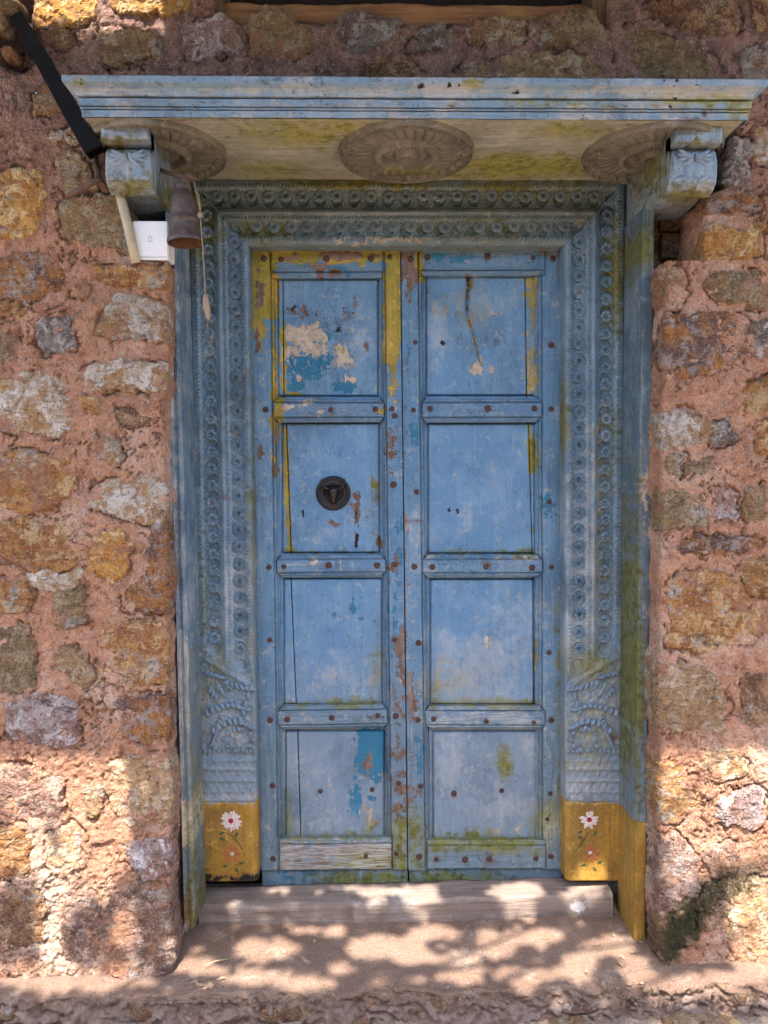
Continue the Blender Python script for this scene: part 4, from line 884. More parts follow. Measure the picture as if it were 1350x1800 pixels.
# corbels
def corbel(left):
    if left: x0, x1 = float(W(176, 225, -.106)[0]), float(W(259, 225, -.106)[0])
    else: x0, x1 = float(W(1187, 232, -.106)[0]), float(W(1271, 232, -.106)[0])
    ref = 220 if left else 1230
    zt = ZS - .001; zc = float(W(ref, 243 if left else 249, -.106)[2]); zsT = float(W(ref, 262, -.075)[2]); zsB = float(W(ref, 322 if not left else 318, -.075)[2]); zb = float(W(ref, 362, .06)[2])
    prof = [(.30, zt), (-.104, zt), (-.106, zt - .003), (-.106, zc + .004), (-.102, zc), (-.070, zc - .001), (-.055, zc - .004), (-.052, zc - .010), (-.060, zsT + .002), (-.070, zsT), (-.076, zsT - .01), (-.080, zsT - .03), (-.080, zsB + .02), (-.074, zsB), (-.060, zsB - .012), (-.035, zsB - .02), (-.01, (zsB + zb) / 2 - .008), (.02, zb + .004), (.05, zb), (.12, zb), (.30, zb)]
    pp = []
    for (p, q) in zip(prof[:-1], prof[1:]):
        m = max(1, int(math.hypot(q[0] - p[0], q[1] - p[1]) / .008)); pp += [(p[0] + (q[0] - p[0]) * k / m, p[1] + (q[1] - p[1]) * k / m) for k in range(m)]
    pp.append(prof[-1])
    xs = np.linspace(x0, x1, 26); n = len(pp); pp = np.array(pp)
    V = np.zeros((26, n, 3)); V[..., 0] = xs[:, None]; V[..., 1] = pp[:, 0]; V[..., 2] = pp[:, 1]
    # round the arrises a little and roughen
    e = np.minimum(xs - x0, x1 - xs)[:, None]; V[..., 1] += .004 * np.clip(1 - e / .006, 0, 1) ** 2 * (pp[:, 0] < 0)
    V[..., 1] -= fbm(V[..., 0] * 30, V[..., 2] * 30, 3, 7) * .002; V[..., 2] += fbm(V[..., 0] * 20, V[..., 1] * 20, 3, 17) * .0018
    Vf = V.reshape(-1, 3)
    # side walls as triangle strips between top edge and profile
    sides = []; Fl = gridF(26, n).tolist(); nb = len(Vf); sv = []
    for xi, row in ((x0, 0), (x1, 25)):
        cols = []
        for k in range(n):
            p = Vf[row * n + k]; cols.append(p)
        # fan grid: from profile point to the same y at the top of the corbel
        m = 6; base = nb + len(sv)
        for k in range(n):
            for j in range(m): t = j / (m - 1); p = cols[k]; sv.append((p[0], p[1], p[2] + (zt - p[2]) * t))
        for k in range(n - 1):
            for j in range(m - 1):
                a = base + k * m + j; f = [a, a + 1, a + m + 1, a + m]; Fl.append(f if row == 0 else f[::-1])
    V2 = np.concatenate([Vf, np.array(sv)]); px, py = PX(V2)
    ms = [('moss', 'e', 240, 330, 45, 25, .75), ('moss', 'e', 300, 350, 25, 20, .9), ('moss', 'e', 240, 272, 40, 10, .6), ('cream', 'e', 230, 325, 40, 12, .5), ('wood', 'e', 215, 345, 25, 10, .55), ('moss', 'e', 215, 250, 40, 8, .7)] if left else [('moss', 'e', 1140, 270, 30, 90, .85), ('moss', 'e', 1200, 345, 60, 18, .8), ('cream', 'e', 1180, 340, 40, 10, .6), ('moss', 'e', 1230, 255, 40, 7, .7), ('rust', 'e', 1235, 214, 50, 5, .8)]
    cb = mesh('corbel', V2, Fl, M_corbel, FR, False, fields(ms, px, py))
    A = Acc(); xc = (x0 + x1) / 2; zm = zsT - .012; yf = -.080
    for sgn in (-1, 1):
        for k in range(4):
            a = math.radians(-78 + k * 24) if sgn > 0 else math.radians(180 + 78 - k * 24)
            A.lobe((xc + sgn * (.004 + k * .002), yf + .001, zm - k * .0015), a, .046 - k * .004, .014, .010, curl=.55 * sgn)
        A.lobe((xc + sgn * .052, yf + .003, zsB + .004), math.radians(90 + 50 * sgn), .025, .016, .006, curl=.6 * sgn)
        A.lobe((xc + sgn * .012, yf + .001, zsB + .003), math.radians(90 - 60 * sgn), .03, .014, .005)
    A.out('acanthus_leaf', M_corbel, cb)
    return cb
corbel(True); corbel(False)

# ------------------------------------------------------------------ door leaves
def octo(c, ins):
    (a, b, d, e) = [np.array(q, float) for q in c]
    return np.array([a + (ins, 0), b - (ins, 0), b + (0, ins), d - (0, ins), d - (ins, 0), e + (ins, 0), e - (0, ins), a + (0, ins)])
def joints(base, rails):
    P = [octo(c, 8 if 0 < i < 4 else .5) for i, c in enumerate(rails)]
    def f(u, v, px, py):
        h = base(u, v, px, py)
        for p in P:
            d = sdist(p, px, py); h = h - .009 * np.exp(-((d + 1.0) / 1.1) ** 2)
        return h
    return f
def bead(side):    # stile with a moulded inner edge; side = +1 inner edge at u=1
    def f(u, v, px, py):
        q = u if side > 0 else 1 - u; g = lambda c, w: np.exp(-((q - c) / w) ** 2)
        return -.0055 * sst(.735, .755, q) - .008 * g(.765, .016) + .0045 * g(.83, .035) - .007 * g(.885, .016) - .004 * sst(.885, .90, q) + .003 * g(.935, .022) - .012 * sst(.965, .975, q)
    return f
def rail_prof(top, bot):
    def f(u, v, px, py):
        h = 0 * v; g = lambda q, c, w: np.exp(-((q - c) / w) ** 2)
        for on, q in ((top, 1 - v), (bot, v)):
            if on: h = h - .0055 * sst(.78, .80, q) - .007 * g(q, .805, .016) + .004 * g(q, .88, .03) - .0035 * sst(.93, .945, q)
        return h
    return f
railh = rail_prof(True, True)
NAIL = Acc().lathe([(.0105, -.0015), (.0100, .0012), (.0082, .0032), (.0045, .0046), (.0004, .0050)], (0, 0, 0), 12, 'y', lambda t, r: 1 + .05 * math.sin(3 * t) )
nail_me = bpy.data.meshes.new('nail'); nail_me.from_pydata([tuple(v) for v in np.concatenate(NAIL.V)], [], NAIL.F); nail_me.materials.append(M_nail); nail_me.polygons.foreach_set('use_smooth', [True] * len(nail_me.polygons))
def nail(px, py, Y, parent):
    o = link('nail', nail_me, None, parent); o.location = Vector(W(px, py, Y) - root_loc(parent)); k = rg.uniform(.72, 1.0); o.scale = (k, k, k); o.rotation_euler = (rg.uniform(-.15, .15), rg.uniform(0, 6), 0)
YP, YR = YD + .024, YD - .0045
def lx(y, xa, xb, ya=434, yb=1530): return xa + (xb - xa) * (y - ya) / (yb - ya)

# left leaf ----------------------------------------------------------------
LEFT = thing('door_leaf', 'blue panelled door leaf with bull head knocker and peeling yellow top', 'door', Vector(W(580, 1530, YD)), 'double door leaves')
nL = dict(
 sl=[(464,455),(467,720),(473,997),(474,1125),(475,1266),(479,1381),(480,1509)], sr=[(685,452),(689,719),(694,992),(693,731),(692,852),(693,1125),(695,1259),(700,1377),(696,1501)],
 r=[[(494,456),(574,455),(652,455)],[(581,720),(660,719)],[(499,996),(578,994),(663,994)],[(505,1265),(583,1262),(664,1258)],[(643,1505)]], p=[(563,1391),(654,1388)])
WL = [ # yellow top and stiles
 ('yellow','r',430,425,486,560,14),('yellow','e',455,560,14,60,.9),('yellow','r',470,420,705,462,10),('yellow','r',676,425,706,640,12),('yellow','e',692,640,10,60,.8),('cream','r',688,520,706,640,8,.75),
 ('wood','e',456,520,10,45,.72),('wood','e',450,450,8,30,.6),('wood','e',600,447,90,9,.72),('wood','e',520,450,30,9,.6),('wood','e',563,475,9,12,.9),('wood','e',588,482,8,6,.9),('wood','e',688,450,8,14,.6),
 ('yellow','r',478,480,487,700,5,.85),('yellow','e',484,740,8,60,.9),('cream','e',486,690,6,40,.6),('wood','e',484,770,5,25,.8),
 ('wood','e',450,600,6,28,.75),('wood','e',455,790,5,14,.8),('wood','e',486,828,6,10,.9),('dark','e',445,445,5,14,.5),
 ('teal','e',452,595,12,14,.75),('teal','e',600,475,40,7,.6),
 # rail 2 left end
 ('yellow','r',480,698,499,742,4),('cream','e',508,712,14,9,.9),('cream','e',540,710,12,7,.7),('cream','e',560,726,6,8,.6),('yellow','e',672,720,9,10,.7),('yellow','r',480,738,680,744,3,.5),
 # upper panel
 ('cream','r',495,567,575,628,16,.95),('cream','e',560,590,30,22,.75),('wood','e',512,548,22,9,.75),('wood','e',536,555,20,9,.8),('dark','e',514,543,9,5,.8),('wood','e',614,552,9,7,.95),('wood','e',624,535,4,8,.8),('dark','e',597,580,8,5,.7),
 ('teal','e',535,640,36,28,.85),('teal','e',575,588,14,10,1),('teal','e',520,675,14,14,.95),('teal','e',600,678,22,12,1),('teal','e',570,630,18,20,.8),('cream','e',602,630,14,26,1),('cream','e',612,668,12,10,.9),('cream','e',527,666,8,7,.9),
 ('yellow','e',606,632,16,18,.55),('scuff','e',640,590,30,50,.6),('yellow','r',494,560,503,698,4,.75),('yellow','e',515,694,16,5,.9),('rust','e',645,612,5,8,1),('cream','e',650,650,12,14,.55),
 # second panel
 ('yellow','l',[(500,752),(504,850),(509,965)],4.5,1),('cream','l',[(505,760),(508,900)],2.5,.6),('yellow','e',508,965,12,8,1),('wood','e',628,890,8,26,1),('wood','e',586,919,14,5,1),('dark','e',625,905,3,10,.9),('dark','l',[(532,897),(534,908)],3,.95),('dark','l',[(628,940),(626,962)],3,.9),('cream','e',626,942,5,5,.7),
 ('wood','e',666,955,5,16,.95),('yellow','e',660,845,10,30,.45),('rust','e',597,900,18,14,.25),('moss','e',660,880,14,60,.5),('scuff','e',560,935,30,20,.5),
 # right stile bare wood
 ('wood','e',692,780,10,26,.62),('wood','e',690,850,9,20,.5),('wood','e',694,990,10,34,.5),('wood','r',684,1195,722,1540,36,.66),('wood','e',705,1150,12,60,.62),('teal','r',684,900,716,1180,20,.5),('moss','r',682,1440,722,1535,30,.8),('cream','e',700,1200,10,25,.55),('wood','e',690,800,14,80,.45),
 # rail 3
 ('cream','e',550,984,8,4,1),('cream','l',[(598,985),(598,1003)],3,.8),('yellow','e',493,995,5,12,.6),('cream','r',490,975,680,980,3,.45),
 # third and fourth panel
 ('teal','e',626,1060,20,40,.45),('teal','e',610,1085,30,30,.38),('scuff','e',570,1190,60,50,.6),('scuff','e',650,1195,20,30,.6),('yellow','e',590,1195,30,20,.3),
 ('teal','r',622,1280,680,1362,14,.95),('teal','e',625,1400,14,60,.62),('teal','e',660,1400,12,80,.6),('wood','e',645,1345,10,20,.72),('cream','e',651,1440,12,32,.85),('moss','e',652,1455,12,30,.7),('yellow','e',670,1468,10,8,.7),('scuff','e',540,1330,40,60,.5),('scuff','e',580,1450,70,30,.55),('moss','e',600,1472,80,8,.6),
 # bottom rail worn to wood
 ('wood','r',488,1478,700,1535,10,.62),('cream','r',488,1480,600,1532,14,.62),('moss','e',640,1512,60,14,.9),('moss','r',498,1230,674,1244,6,.6),('moss','r',498,1468,676,1480,6,.6),('moss','r',495,968,670,976,4,.5),('moss','e',660,1180,16,80,.45),('moss','e',505,1450,12,60,.5),('scuff','r',488,1478,690,1532,8,.8)]
for lst in nL.values():
    for q in lst:
        for (x, y) in (q if isinstance(q, list) else [q]): WL.append(('rust', 'e', x, y, 7, 9, .55))
railsL = [((478, 436), (672, 436), (672, 486), (478, 487)), ((481, 699), (674, 700), (675, 741), (482, 742)), ((487, 977), (677, 976), (678, 1012), (488, 1015)), ((489, 1243), (680, 1240), (681, 1280), (490, 1283)), ((492, 1477), (688, 1474), (688, 1527), (493, 1530))]
sL = board('stile', (441, 434), (485, 434), (498, 1530), (459, 1530), YD, .04, M_stile, LEFT, WL, hfun=joints(bead(1), railsL), stepu=1.15, stepv=1.8)
sR = board('stile', (668, 434), (703, 434), (716, 1529), (680, 1529), YD, .04, M_stile, LEFT, WL, hfun=joints(bead(-1), railsL), stepu=1.15, stepv=1.8)
RLs = []
for k, c in enumerate(railsL): RLs.append(board('rail', *c, YR, .03, M_rail, LEFT, WL, hfun=rail_prof(k > 0, k < 4), inset=8 if k not in (0, 4) else None, stepv=1.1))
panL = [(487, 666, 489, 697, 497, 499), (495, 668, 742, 973, 503, 512), (498, 673, 1016, 1240, 511, 521), (501, 677, 1284, 1475, 523, 529)]
def panel(leaf, x0, x1, y0, y1, sx0, sx1, shapes, extra=None):
    g = .9
    def ex2(u, v, px, py):
        d = np.minimum(np.minimum(px - lx(py, x0, x1, y0, y1) * 0 - x0, x1 - px), np.minimum(py - y0, y1 - py)); h = -.016 * np.exp(-((d - .9) / 1.2) ** 2)
        return h + (extra(u, v, px, py) if extra else 0)
    board('panel_board', (x0 - 6, y0 - 6), (sx0 - g, y0 - 6), (sx1 - g, y1 + 6), (x0 - 4, y1 + 6), YP, .022, M_panel, leaf, shapes, hfun=ex2, bev=.0015, step=1.4)
    board('panel_board', (sx0 + g, y0 - 6), (x1 + 6, y0 - 6), (x1 + 7, y1 + 6), (sx1 + g, y1 + 6), YP + .0008, .022, M_panel, leaf, shapes, hfun=ex2, bev=.0015, step=1.4)
def flakes(u, v, px, py):    # curling paint relief in the upper left panel
    n = fbm(px / 26, py / 22, 4, 88); m = np.exp(-(((px - 570) / 70) ** 2 + ((py - 610) / 70) ** 2)); return m * .0022 * np.sign(n)
for k, p in enumerate(panL): panel(LEFT, *p, WL, flakes if k == 0 else None)
board('bottom_board', (461, 1520), (716, 1518), (717, 1556), (461, 1558), YD + .018, .02, M_stile, LEFT, [('moss', 'e', 650, 1545, 90, 12, .8), ('teal', 'r', 450, 1520, 720, 1560, 60, .55)])
for (x, y) in nL['sl']: nail(x, y, YD, sL)
for (x, y) in nL['sr']: nail(x, y, YD, sR)
for r, l in zip(RLs, nL['r']):
    for (x, y) in l: nail(x, y, YR, r)
pn = [o for o in LEFT.children if o.name.startswith('panel_board')]
for (x, y) in nL['p']: nail(x, y, YP, pn[-1])
# curled flakes still hanging on round the bare patch
A = Acc()
for k in range(70):
    a = rg.uniform(0, 6.28); x = rg.choice([rg.uniform(505, 560), rg.uniform(560, 625), rg.uniform(505, 625)]); y = rg.choice([rg.uniform(540, 570), rg.uniform(600, 650), rg.uniform(560, 690)])
    c = W(x, y, YP - .0015); l, wd_, lift = rg.uniform(.003, .009), rg.uniform(.002, .006), rg.uniform(.001, .0045); ca, sa = math.cos(a), math.sin(a); V = []
    for i in range(3):
        for j in range(3):
            u_, v_ = (i - 1) * l * (1 + .3 * math.sin(k + j)), (j - 1) * wd_ * (1 - .25 * abs(i - 1)); V.append(c + (ca * u_ - sa * v_, -lift * (i / 2) ** 2, sa * u_ + ca * v_))
    A.add(V, gridF(3, 3).tolist())
tag(A.out('paint_flake', M_panel, LEFT), kind='stuff')
# knocker
KN = Acc(); kc = W(586, 867, YP - .001)
def kwob(t, r): return 1 + (.012 * math.sin(44 * t) if r > .035 else 0)
KN.lathe([(.0530, 0), (.0535, .004), (.051, .0075), (.046, .0085), (.0405, .006), (.039, .0055), (.036, .0075), (.033, .0075), (.030, .0055), (.012, .006), (.0005, .006)], kc, 88, 'y', kwob)
kn = KN.out('knocker', M_iron, LEFT, origin=kc)
A = Acc()
for k in range(56):
    a = 2 * math.pi * k / 56; A.tube([kc + (.041 * math.cos(a), -.0068, .041 * math.sin(a)), kc + (.0505 * math.cos(a), -.0078, .0505 * math.sin(a))], .0013, 4)
A.tube([kc + (.0225 * math.cos(t), -.010, .0225 * math.sin(t) - .002) for t in np.linspace(0, 2 * math.pi, 33)], .0032, 7)
A.out('plate_relief', M_iron, kn)
A = Acc(); rows = [(.024, .004, .010, .006), (.020, .013, .015, .016), (.010, .0165, .019, .022), (.0, .0155, .018, .024), (-.010, .0115, .014, .023), (-.020, .0085, .0115, .022), (-.027, .0095, .0115, .021), (-.032, .0085, .009, .017), (-.035, .003, .004, .010)]
V = [];
for (z, rx, ry, yc) in rows:
    for k in range(16): t = 2 * math.pi * k / 16; V.append(kc + (rx * math.cos(t), -yc * .55 + ry * .8 * math.sin(t), z))
Fs = [[i * 16 + k, i * 16 + (k + 1) % 16, (i + 1) * 16 + (k + 1) % 16, (i + 1) * 16 + k] for i in range(8) for k in range(16)] + [list(range(16)), [8 * 16 + k for k in range(16)][::-1]]
A.add(V, Fs)
for s_ in (-1, 1):
    A.lathe([(.0035, -.001), (.003, .002), (.0005, .0032)], kc + (s_ * .0105, -.0225, .004), 8, 'y')
    A.tube([kc + (s_ * .013, -.012, .008), kc + (s_ * .021, -.013, .005), kc + (s_ * .027, -.011, -.003)], [.002, .005, .001], 7, .5)
    A.lathe([(.002, -.001), (.0006, .0006)], kc + (s_ * .004, -.0225, -.030), 6, 'y')
A.out('bull_head', M_iron, kn)
for s_ in (-1, 1):
    A = Acc(); A.tube([kc + (s_ * x, -y, z) for x, y, z in ((.010, .012, .016), (.020, .016, .014), (.029, .019, .019), (.0345, .020, .029), (.0355, .019, .040), (.034, .018, .047))], [.0045, .0052, .0048, .0038, .0024, .0006], 9); A.out('horn', M_iron, kn)

# right leaf ----------------------------------------------------------------
RIGHT = thing('door_leaf', 'blue panelled door leaf without knocker and with cracked upper panel', 'door', Vector(W(850, 1530, YD)), 'double door leaves')
nR = dict(sl=[(722,456),(727,721),(730,602),(732,865),(728,996),(736,1130),(735,1266),(739,1382),(737,1506)], sr=[(972,455),(969,719),(969,607),(965,882),(969,997),(965,1147),(969,1266),(967,1395),(968,1505)],
 r=[[(751,453),(857,451),(937,454)],[(756,718),(857,718),(939,718)],[(760,997),(854,996),(935,998)],[(762,1264),(855,1268),(938,1270)],[(767,1510),(817,1511),(860,1510),(942,1509)]], p=[(798,1395),(882,1390)])
CRK = [(824, 484), (822, 520), (820, 545), (828, 575), (836, 605), (841, 628), (846, 642)]
WRt = [('wood','r',700,430,732,490,10,.95),('wood','e',724,498,10,10,.9),('wood','e',716,522,8,16,.9),('yellow','r',732,430,745,500,6,.85),('wood','e',958,445,14,14,.8),('wood','e',985,470,5,30,.7),('teal','e',785,460,40,12,.5),('teal','e',770,455,14,9,.7),
 ('dark','l',CRK[:3],4.2,.60),('wood','l',CRK[:3],6,.7),('cream','l',CRK[2:],4,.62),('dark','l',CRK[2:5],1.8,.5),('wood','e',824,505,7,26,.7),('moss','e',822,515,12,30,.5),('yellow','r',921,484,950,694,7,.60),('moss','e',935,560,12,80,.5),('scuff','e',936,600,14,110,.7),('cream','e',925,600,12,70,.55),('cream','e',870,550,12,9,.75),('cream','e',795,545,10,9,.6),('cream','e',840,650,18,12,.8),('scuff','e',770,590,16,60,.8),('scuff','e',850,530,60,40,.55),('scuff','e',880,570,50,40,.4),('dark','e',778,604,5,5,1),('rust','e',873,600,6,6,1),('rust','e',905,620,8,8,.7),('moss','e',810,545,70,50,.35),
 ('yellow','l',[(930,745),(935,830)],6,.75),('moss','e',940,800,9,50,.7),('yellow','e',937,925,4,12,.8),('dark','e',804,896,4.5,7,1),('dark','e',789,893,2.5,2.5,.9),('wood','e',804,896,7,10,.5),('scuff','e',830,910,70,50,.5),('scuff','e',860,820,60,60,.3),
 ('teal','e',718,620,6,40,.6),('teal','e',726,760,10,40,.6),('wood','e',716,625,4,14,.6),('teal','r',707,820,745,1000,60,.3),('scuff','r',706,880,745,1100,60,.62),('rust','l',[(712,917),(743,915)],4,.7),('wood','r',712,1195,736,1420,24,.56),('wood','e',724,1230,12,60,.7),('teal','e',738,1330,9,60,.55),('teal','e',735,1300,7,40,.6),('wood','e',712,1000,4,300,.6),('moss','r',715,1430,745,1530,30,.75),
 ('scuff','e',840,1180,90,70,.85),('scuff','e',900,1090,60,80,.5),('cream','e',858,1120,14,16,.62),('cream','e',775,1190,20,50,.42),('yellow','e',855,1120,20,20,.35),('yellow','l',[(943,1130),(943,1180)],3,.8),('moss','e',800,1200,60,40,.4),
 ('moss','e',888,1345,12,26,.95),('scuff','e',800,1330,40,70,.7),('scuff','e',900,1420,60,40,.6),('moss','e',820,1468,40,10,.8),('cream','e',860,1462,70,10,.5),('scuff','e',930,1310,20,30,.7),('scuff','r',755,1285,945,1480,80,.35),
 ('moss','e',960,1450,25,40,.7),('dark','e',962,1440,20,30,.42),('scuff','e',965,1460,20,30,.75),('moss','r',755,1470,950,1500,14,.7),('moss','r',752,1228,945,1246,8,.7),('moss','r',750,966,942,976,4,.5),('moss','e',765,1210,16,50,.5),('teal','e',962,880,12,30,.55),('cream','r',750,975,950,981,3,.55),('scuff','r',750,1243,955,1285,12,.6),('moss','e',985,1200,8,250,.5)]
for lst in nR.values():
    for q in lst:
        for (x, y) in (q if isinstance(q, list) else [q]): WRt.append(('rust', 'e', x, y, 8, 9, .55))
WRt += [('rust', 'e', 860, 1510, 14, 13, .75), ('rust', 'e', 854, 996, 12, 12, .7), ('rust', 'e', 767, 1510, 12, 11, .65)]
railsR = [((737, 437), (957, 436), (957, 482), (737, 483)), ((743, 699), (952, 699), (952, 741), (743, 742)), ((744, 977), (953, 976), (953, 1014), (744, 1015)), ((748, 1243), (957, 1243), (957, 1283), (749, 1282)), ((752, 1479), (958, 1479), (958, 1526), (752, 1527))]
tL = board('stile', (705, 434), (744, 434), (757, 1530), (718, 1530), YD, .04, M_stile, RIGHT, WRt, hfun=joints(bead(1), railsR), stepu=1.15, stepv=1.8)
tR = board('stile', (942, 434), (989, 434), (987, 1528), (944, 1528), YD, .04, M_stile, RIGHT, WRt, hfun=joints(bead(-1), railsR), stepu=1.15, stepv=1.8)
RRs = []
for k, c in enumerate(railsR): RRs.append(board('rail', *c, YR, .03, M_rail, RIGHT, WRt, hfun=rail_prof(k > 0, k < 4), inset=8 if k < 4 else None, stepv=1.1))
panR = [(748, 944, 484, 696, 923, 926), (751, 942, 743, 974, 929, 936), (755, 942, 1017, 1240, 937, 937.5), (760, 945, 1285, 1478, 850, 850)]
def crack(u, v, px, py):
    d = np.full(px.shape, 1e9)
    for (ax, ay), (bx, by) in zip(CRK[:-1], CRK[1:]):
        t = np.clip(((px - ax) * (bx - ax) + (py - ay) * (by - ay)) / ((bx - ax) ** 2 + (by - ay) ** 2), 0, 1); d = np.minimum(d, np.hypot(px - ax - t * (bx - ax), py - ay - t * (by - ay)))
    wd = np.interp(py, [480, 540, 640], [6, 3.5, 1.5]); return -.008 * (1 - sst(.3, 1, d / wd)) + .0025 * np.exp(-((d - wd * 1.5) / (wd * .6)) ** 2)
for k, p in enumerate(panR):
    if k < 3: panel(RIGHT, *p, WRt, crack if k == 0 else None)
    else: board('panel_board', (p[0] - 6, p[2] - 6), (p[1] + 6, p[2] - 6), (p[1] + 6, p[3] + 6), (p[0] - 5, p[3] + 6), YP, .022, M_panel, RIGHT, WRt, bev=.0015, step=1.4, hfun=lambda u, v, px, py: -.016 * np.exp(-((np.minimum(np.minimum(px - p[0], p[1] - px), np.minimum(py - p[2], p[3] - py)) - .9) / 1.2) ** 2))
board('bottom_board', (719, 1518), (988, 1518), (988, 1554), (720, 1556), YD + .018, .02, M_stile, RIGHT, [('moss', 'e', 800, 1545, 90, 12, .7), ('teal', 'r', 700, 1520, 1000, 1560, 60, .55)])
for (x, y) in nR['sl']: nail(x, y, YD, tL)
for (x, y) in nR['sr']: nail(x, y, YD, tR)
for r, l in zip(RRs, nR['r']):
    for (x, y) in l: nail(x, y, YR, r)
pn = [o for o in RIGHT.children if o.name.startswith('panel_board')]
for (x, y) in nR['p']: nail(x, y, YP, pn[-1])

# ------------------------------------------------------------------ threshold beam
TB = W([350, 1081], [1637, 1617], .19); zt = .072
xs = np.arange(TB[0, 0], TB[1, 0], .006)
def dispb(V):
    t = (V[..., 0] - xs[0]) / (xs[-1] - xs[0]); V[..., 2] += .010 * t * 1.0 + fbm(V[..., 0] * 6, V[..., 1] * 14, 4, 91) * .004; V[..., 1] -= fbm(V[..., 0] * 8, V[..., 2] * 26, 4, 92) * .0045
    V[..., 1] += .01 * t
    ck = np.abs(fbm(V[..., 0] * 3, V[..., 2] * 50 + V[..., 1] * 50, 3, 93)); V[..., 1] += .004 * (1 - sst(0, .05, ck)) * (V[..., 1] < .2)
    return V
o = sweep_x('threshold_beam', ring_prof(.19, .295, -.004, zt, r=.006), xs, M_beam, None, dispb); tag(o, 'weathered grey timber threshold beam lying at the foot of the door', 'beam')

# ------------------------------------------------------------------ bell
yb = -.035; bc = W(327, 428, yb); k_ = 1 / 667
BELL = thing('hanging_bell', 'brown metal bell hanging from iron arm beside the corbel with pull cord', 'bell', Vector(bc))
def bp(r, y): return (r * k_, (428 - y) * k_)
prof = [bp(31, 428), bp(32, 425), bp(31, 421), bp(28.5, 414), bp(26, 406), bp(24.2, 398), bp(23.6, 394), bp(25.6, 392), bp(25.8, 389), bp(23.8, 386.5), bp(23.2, 376), bp(22, 364), bp(20, 354), bp(17, 346), bp(13.5, 340), bp(11, 336), bp(14, 334), bp(13.5, 331), bp(8.5, 328), bp(.3, 327)]
tilt = Matrix.Rotation(math.radians(-3), 3, 'Y')
def tl(A):
    for i, V in enumerate(A.V): A.V[i] = np.array([np.array(tilt @ Vector(v - bc)) + bc for v in V])
    return A
tl(Acc().lathe(prof, bc, 36)).out('bell_body', M_bell, BELL)
tl(Acc().lathe([bp(29.8, 428.3), bp(28, 425), bp(22.5, 400), bp(19, 360), bp(.3, 348)], bc, 36)).out('bell_inside', M_bellin, BELL)
A = Acc()
P = lambda x, y, dy=0.: W(x, y, yb + dy)
A.tube([P(276, 296, .05), P(292, 303, .03), P(310, 308, .01), P(322, 312), P(334, 310, .0), P(342, 316, -.0), P(341, 326, .0)], [.0055, .0055, .006, .008, .008, .006, .004], 8)
A.tube([P(325, 312), P(326, 322), P(327, 334)], [.012, .0105, .014], 10)
A.out('iron_arm', M_rustbar, BELL)
A = Acc(); A.tube([P(340, 318, -.015), P(345, 338, -.03), P(352, 372, -.045)], .0014, 6); A.tube([P(342, 320, -.01), P(350, 345, -.035), P(353, 374, -.045)], .0014, 6)
A.lathe([(.0005, -.008), (.005, -.006), (.0075, 0), (.005, .006), (.0005, .008)], P(352, 378, -.045), 8)
A.tube([P(352, 378, -.045), P(356, 430, -.045), P(359, 480, -.045), P(361, 520, -.045)], .0016, 6)
A.tube([P(367, 560, -.04), P(363, 575, -.04), P(365, 600, -.04), P(370, 608, -.04), P(374, 590, -.04), P(373, 568, -.04), P(368, 560, -.04)], .0012, 5)
A.out('pull_cord', M_cord, BELL)
A = Acc(); A.tube([P(361, 516, -.045), P(361.5, 522, -.045), P(363, 540, -.045), P(366, 556, -.045), P(367, 562, -.045)], [.003, .0065, .0085, .0065, .003], 10); A.out('cord_handle', M_handle, BELL)

# ------------------------------------------------------------------ door bell box, conduit, duct, iron hook
c0 = W(232, 388, -.005); c1 = W(296, 452, -.005)
BOX = thing('doorbell_box', 'small square white plastic doorbell box with a bell symbol beside the hanging bell', 'doorbell', Vector(W(264, 462, .03)))
def rbox(name, lo, hi, mat, parent, r=.003):
    import bmesh
    A = Acc().box(lo, hi); o = A.out(name, mat, parent, False); bm = bmesh.new(); bm.from_mesh(o.data); bmesh.ops.bevel(bm, geom=list(bm.edges), offset=r, segments=3, affect='EDGES'); bm.to_mesh(o.data); bm.free(); return o
rbox('cover', (c0[0], -.005, c1[2]), (c1[0], .022, c0[2]), M_white, BOX)
rbox('base', (c0[0] + .001, .0225, c1[2] - .004), (c1[0] + .001, .058, c0[2] + .001), M_white, BOX)
rbox('cover_lip', (c0[0], -.0045, c1[2] - .0065), (c1[0], .021, c1[2] - .001), M_white, BOX, .001)
A = Acc(); bcx, bcz = (c0[0] + c1[0]) / 2, (c0[2] + c1[2]) / 2; I = lambda x, z: (bcx + x, -.0056, bcz + z)
A.tube([I(-.0055, -.006), I(-.0045, -.004), I(-.004, .003), I(-.002, .007), I(0, .0078), I(.002, .007), I(.004, .003), I(.0045, -.004), I(.0055, -.006), I(-.0055, -.006)], .0005, 5, up=(0, 1, 0))
A.tube([I(-.001, -.0075), I(.001, -.0075)], .0005, 5, up=(0, 1, 0)); A.out('bell_symbol', M_grey, BOX)
A = Acc(); A.lathe([(.0035, 0), (.0033, .001), (.0005, .0012)], (0, 0, 0), 12, 'y'); 
for i, V in enumerate(A.V): A.V[i] = np.stack([c1[0] + .0012 - V[:, 1], .045 + V[:, 0], c1[2] + .01 + V[:, 2] * 2.2], -1)
A.out('side_button', M_white, BOX)
A = Acc(); A.tube([W(203, 320, .0), W(212, 345, -.016), W(226, 402, -.016), W(239, 462, -.012)], .0125, 14); o = A.out('conduit_pipe', M_pipe); tag(o, 'cream plastic conduit pipe running down behind the white doorbell box', 'pipe')
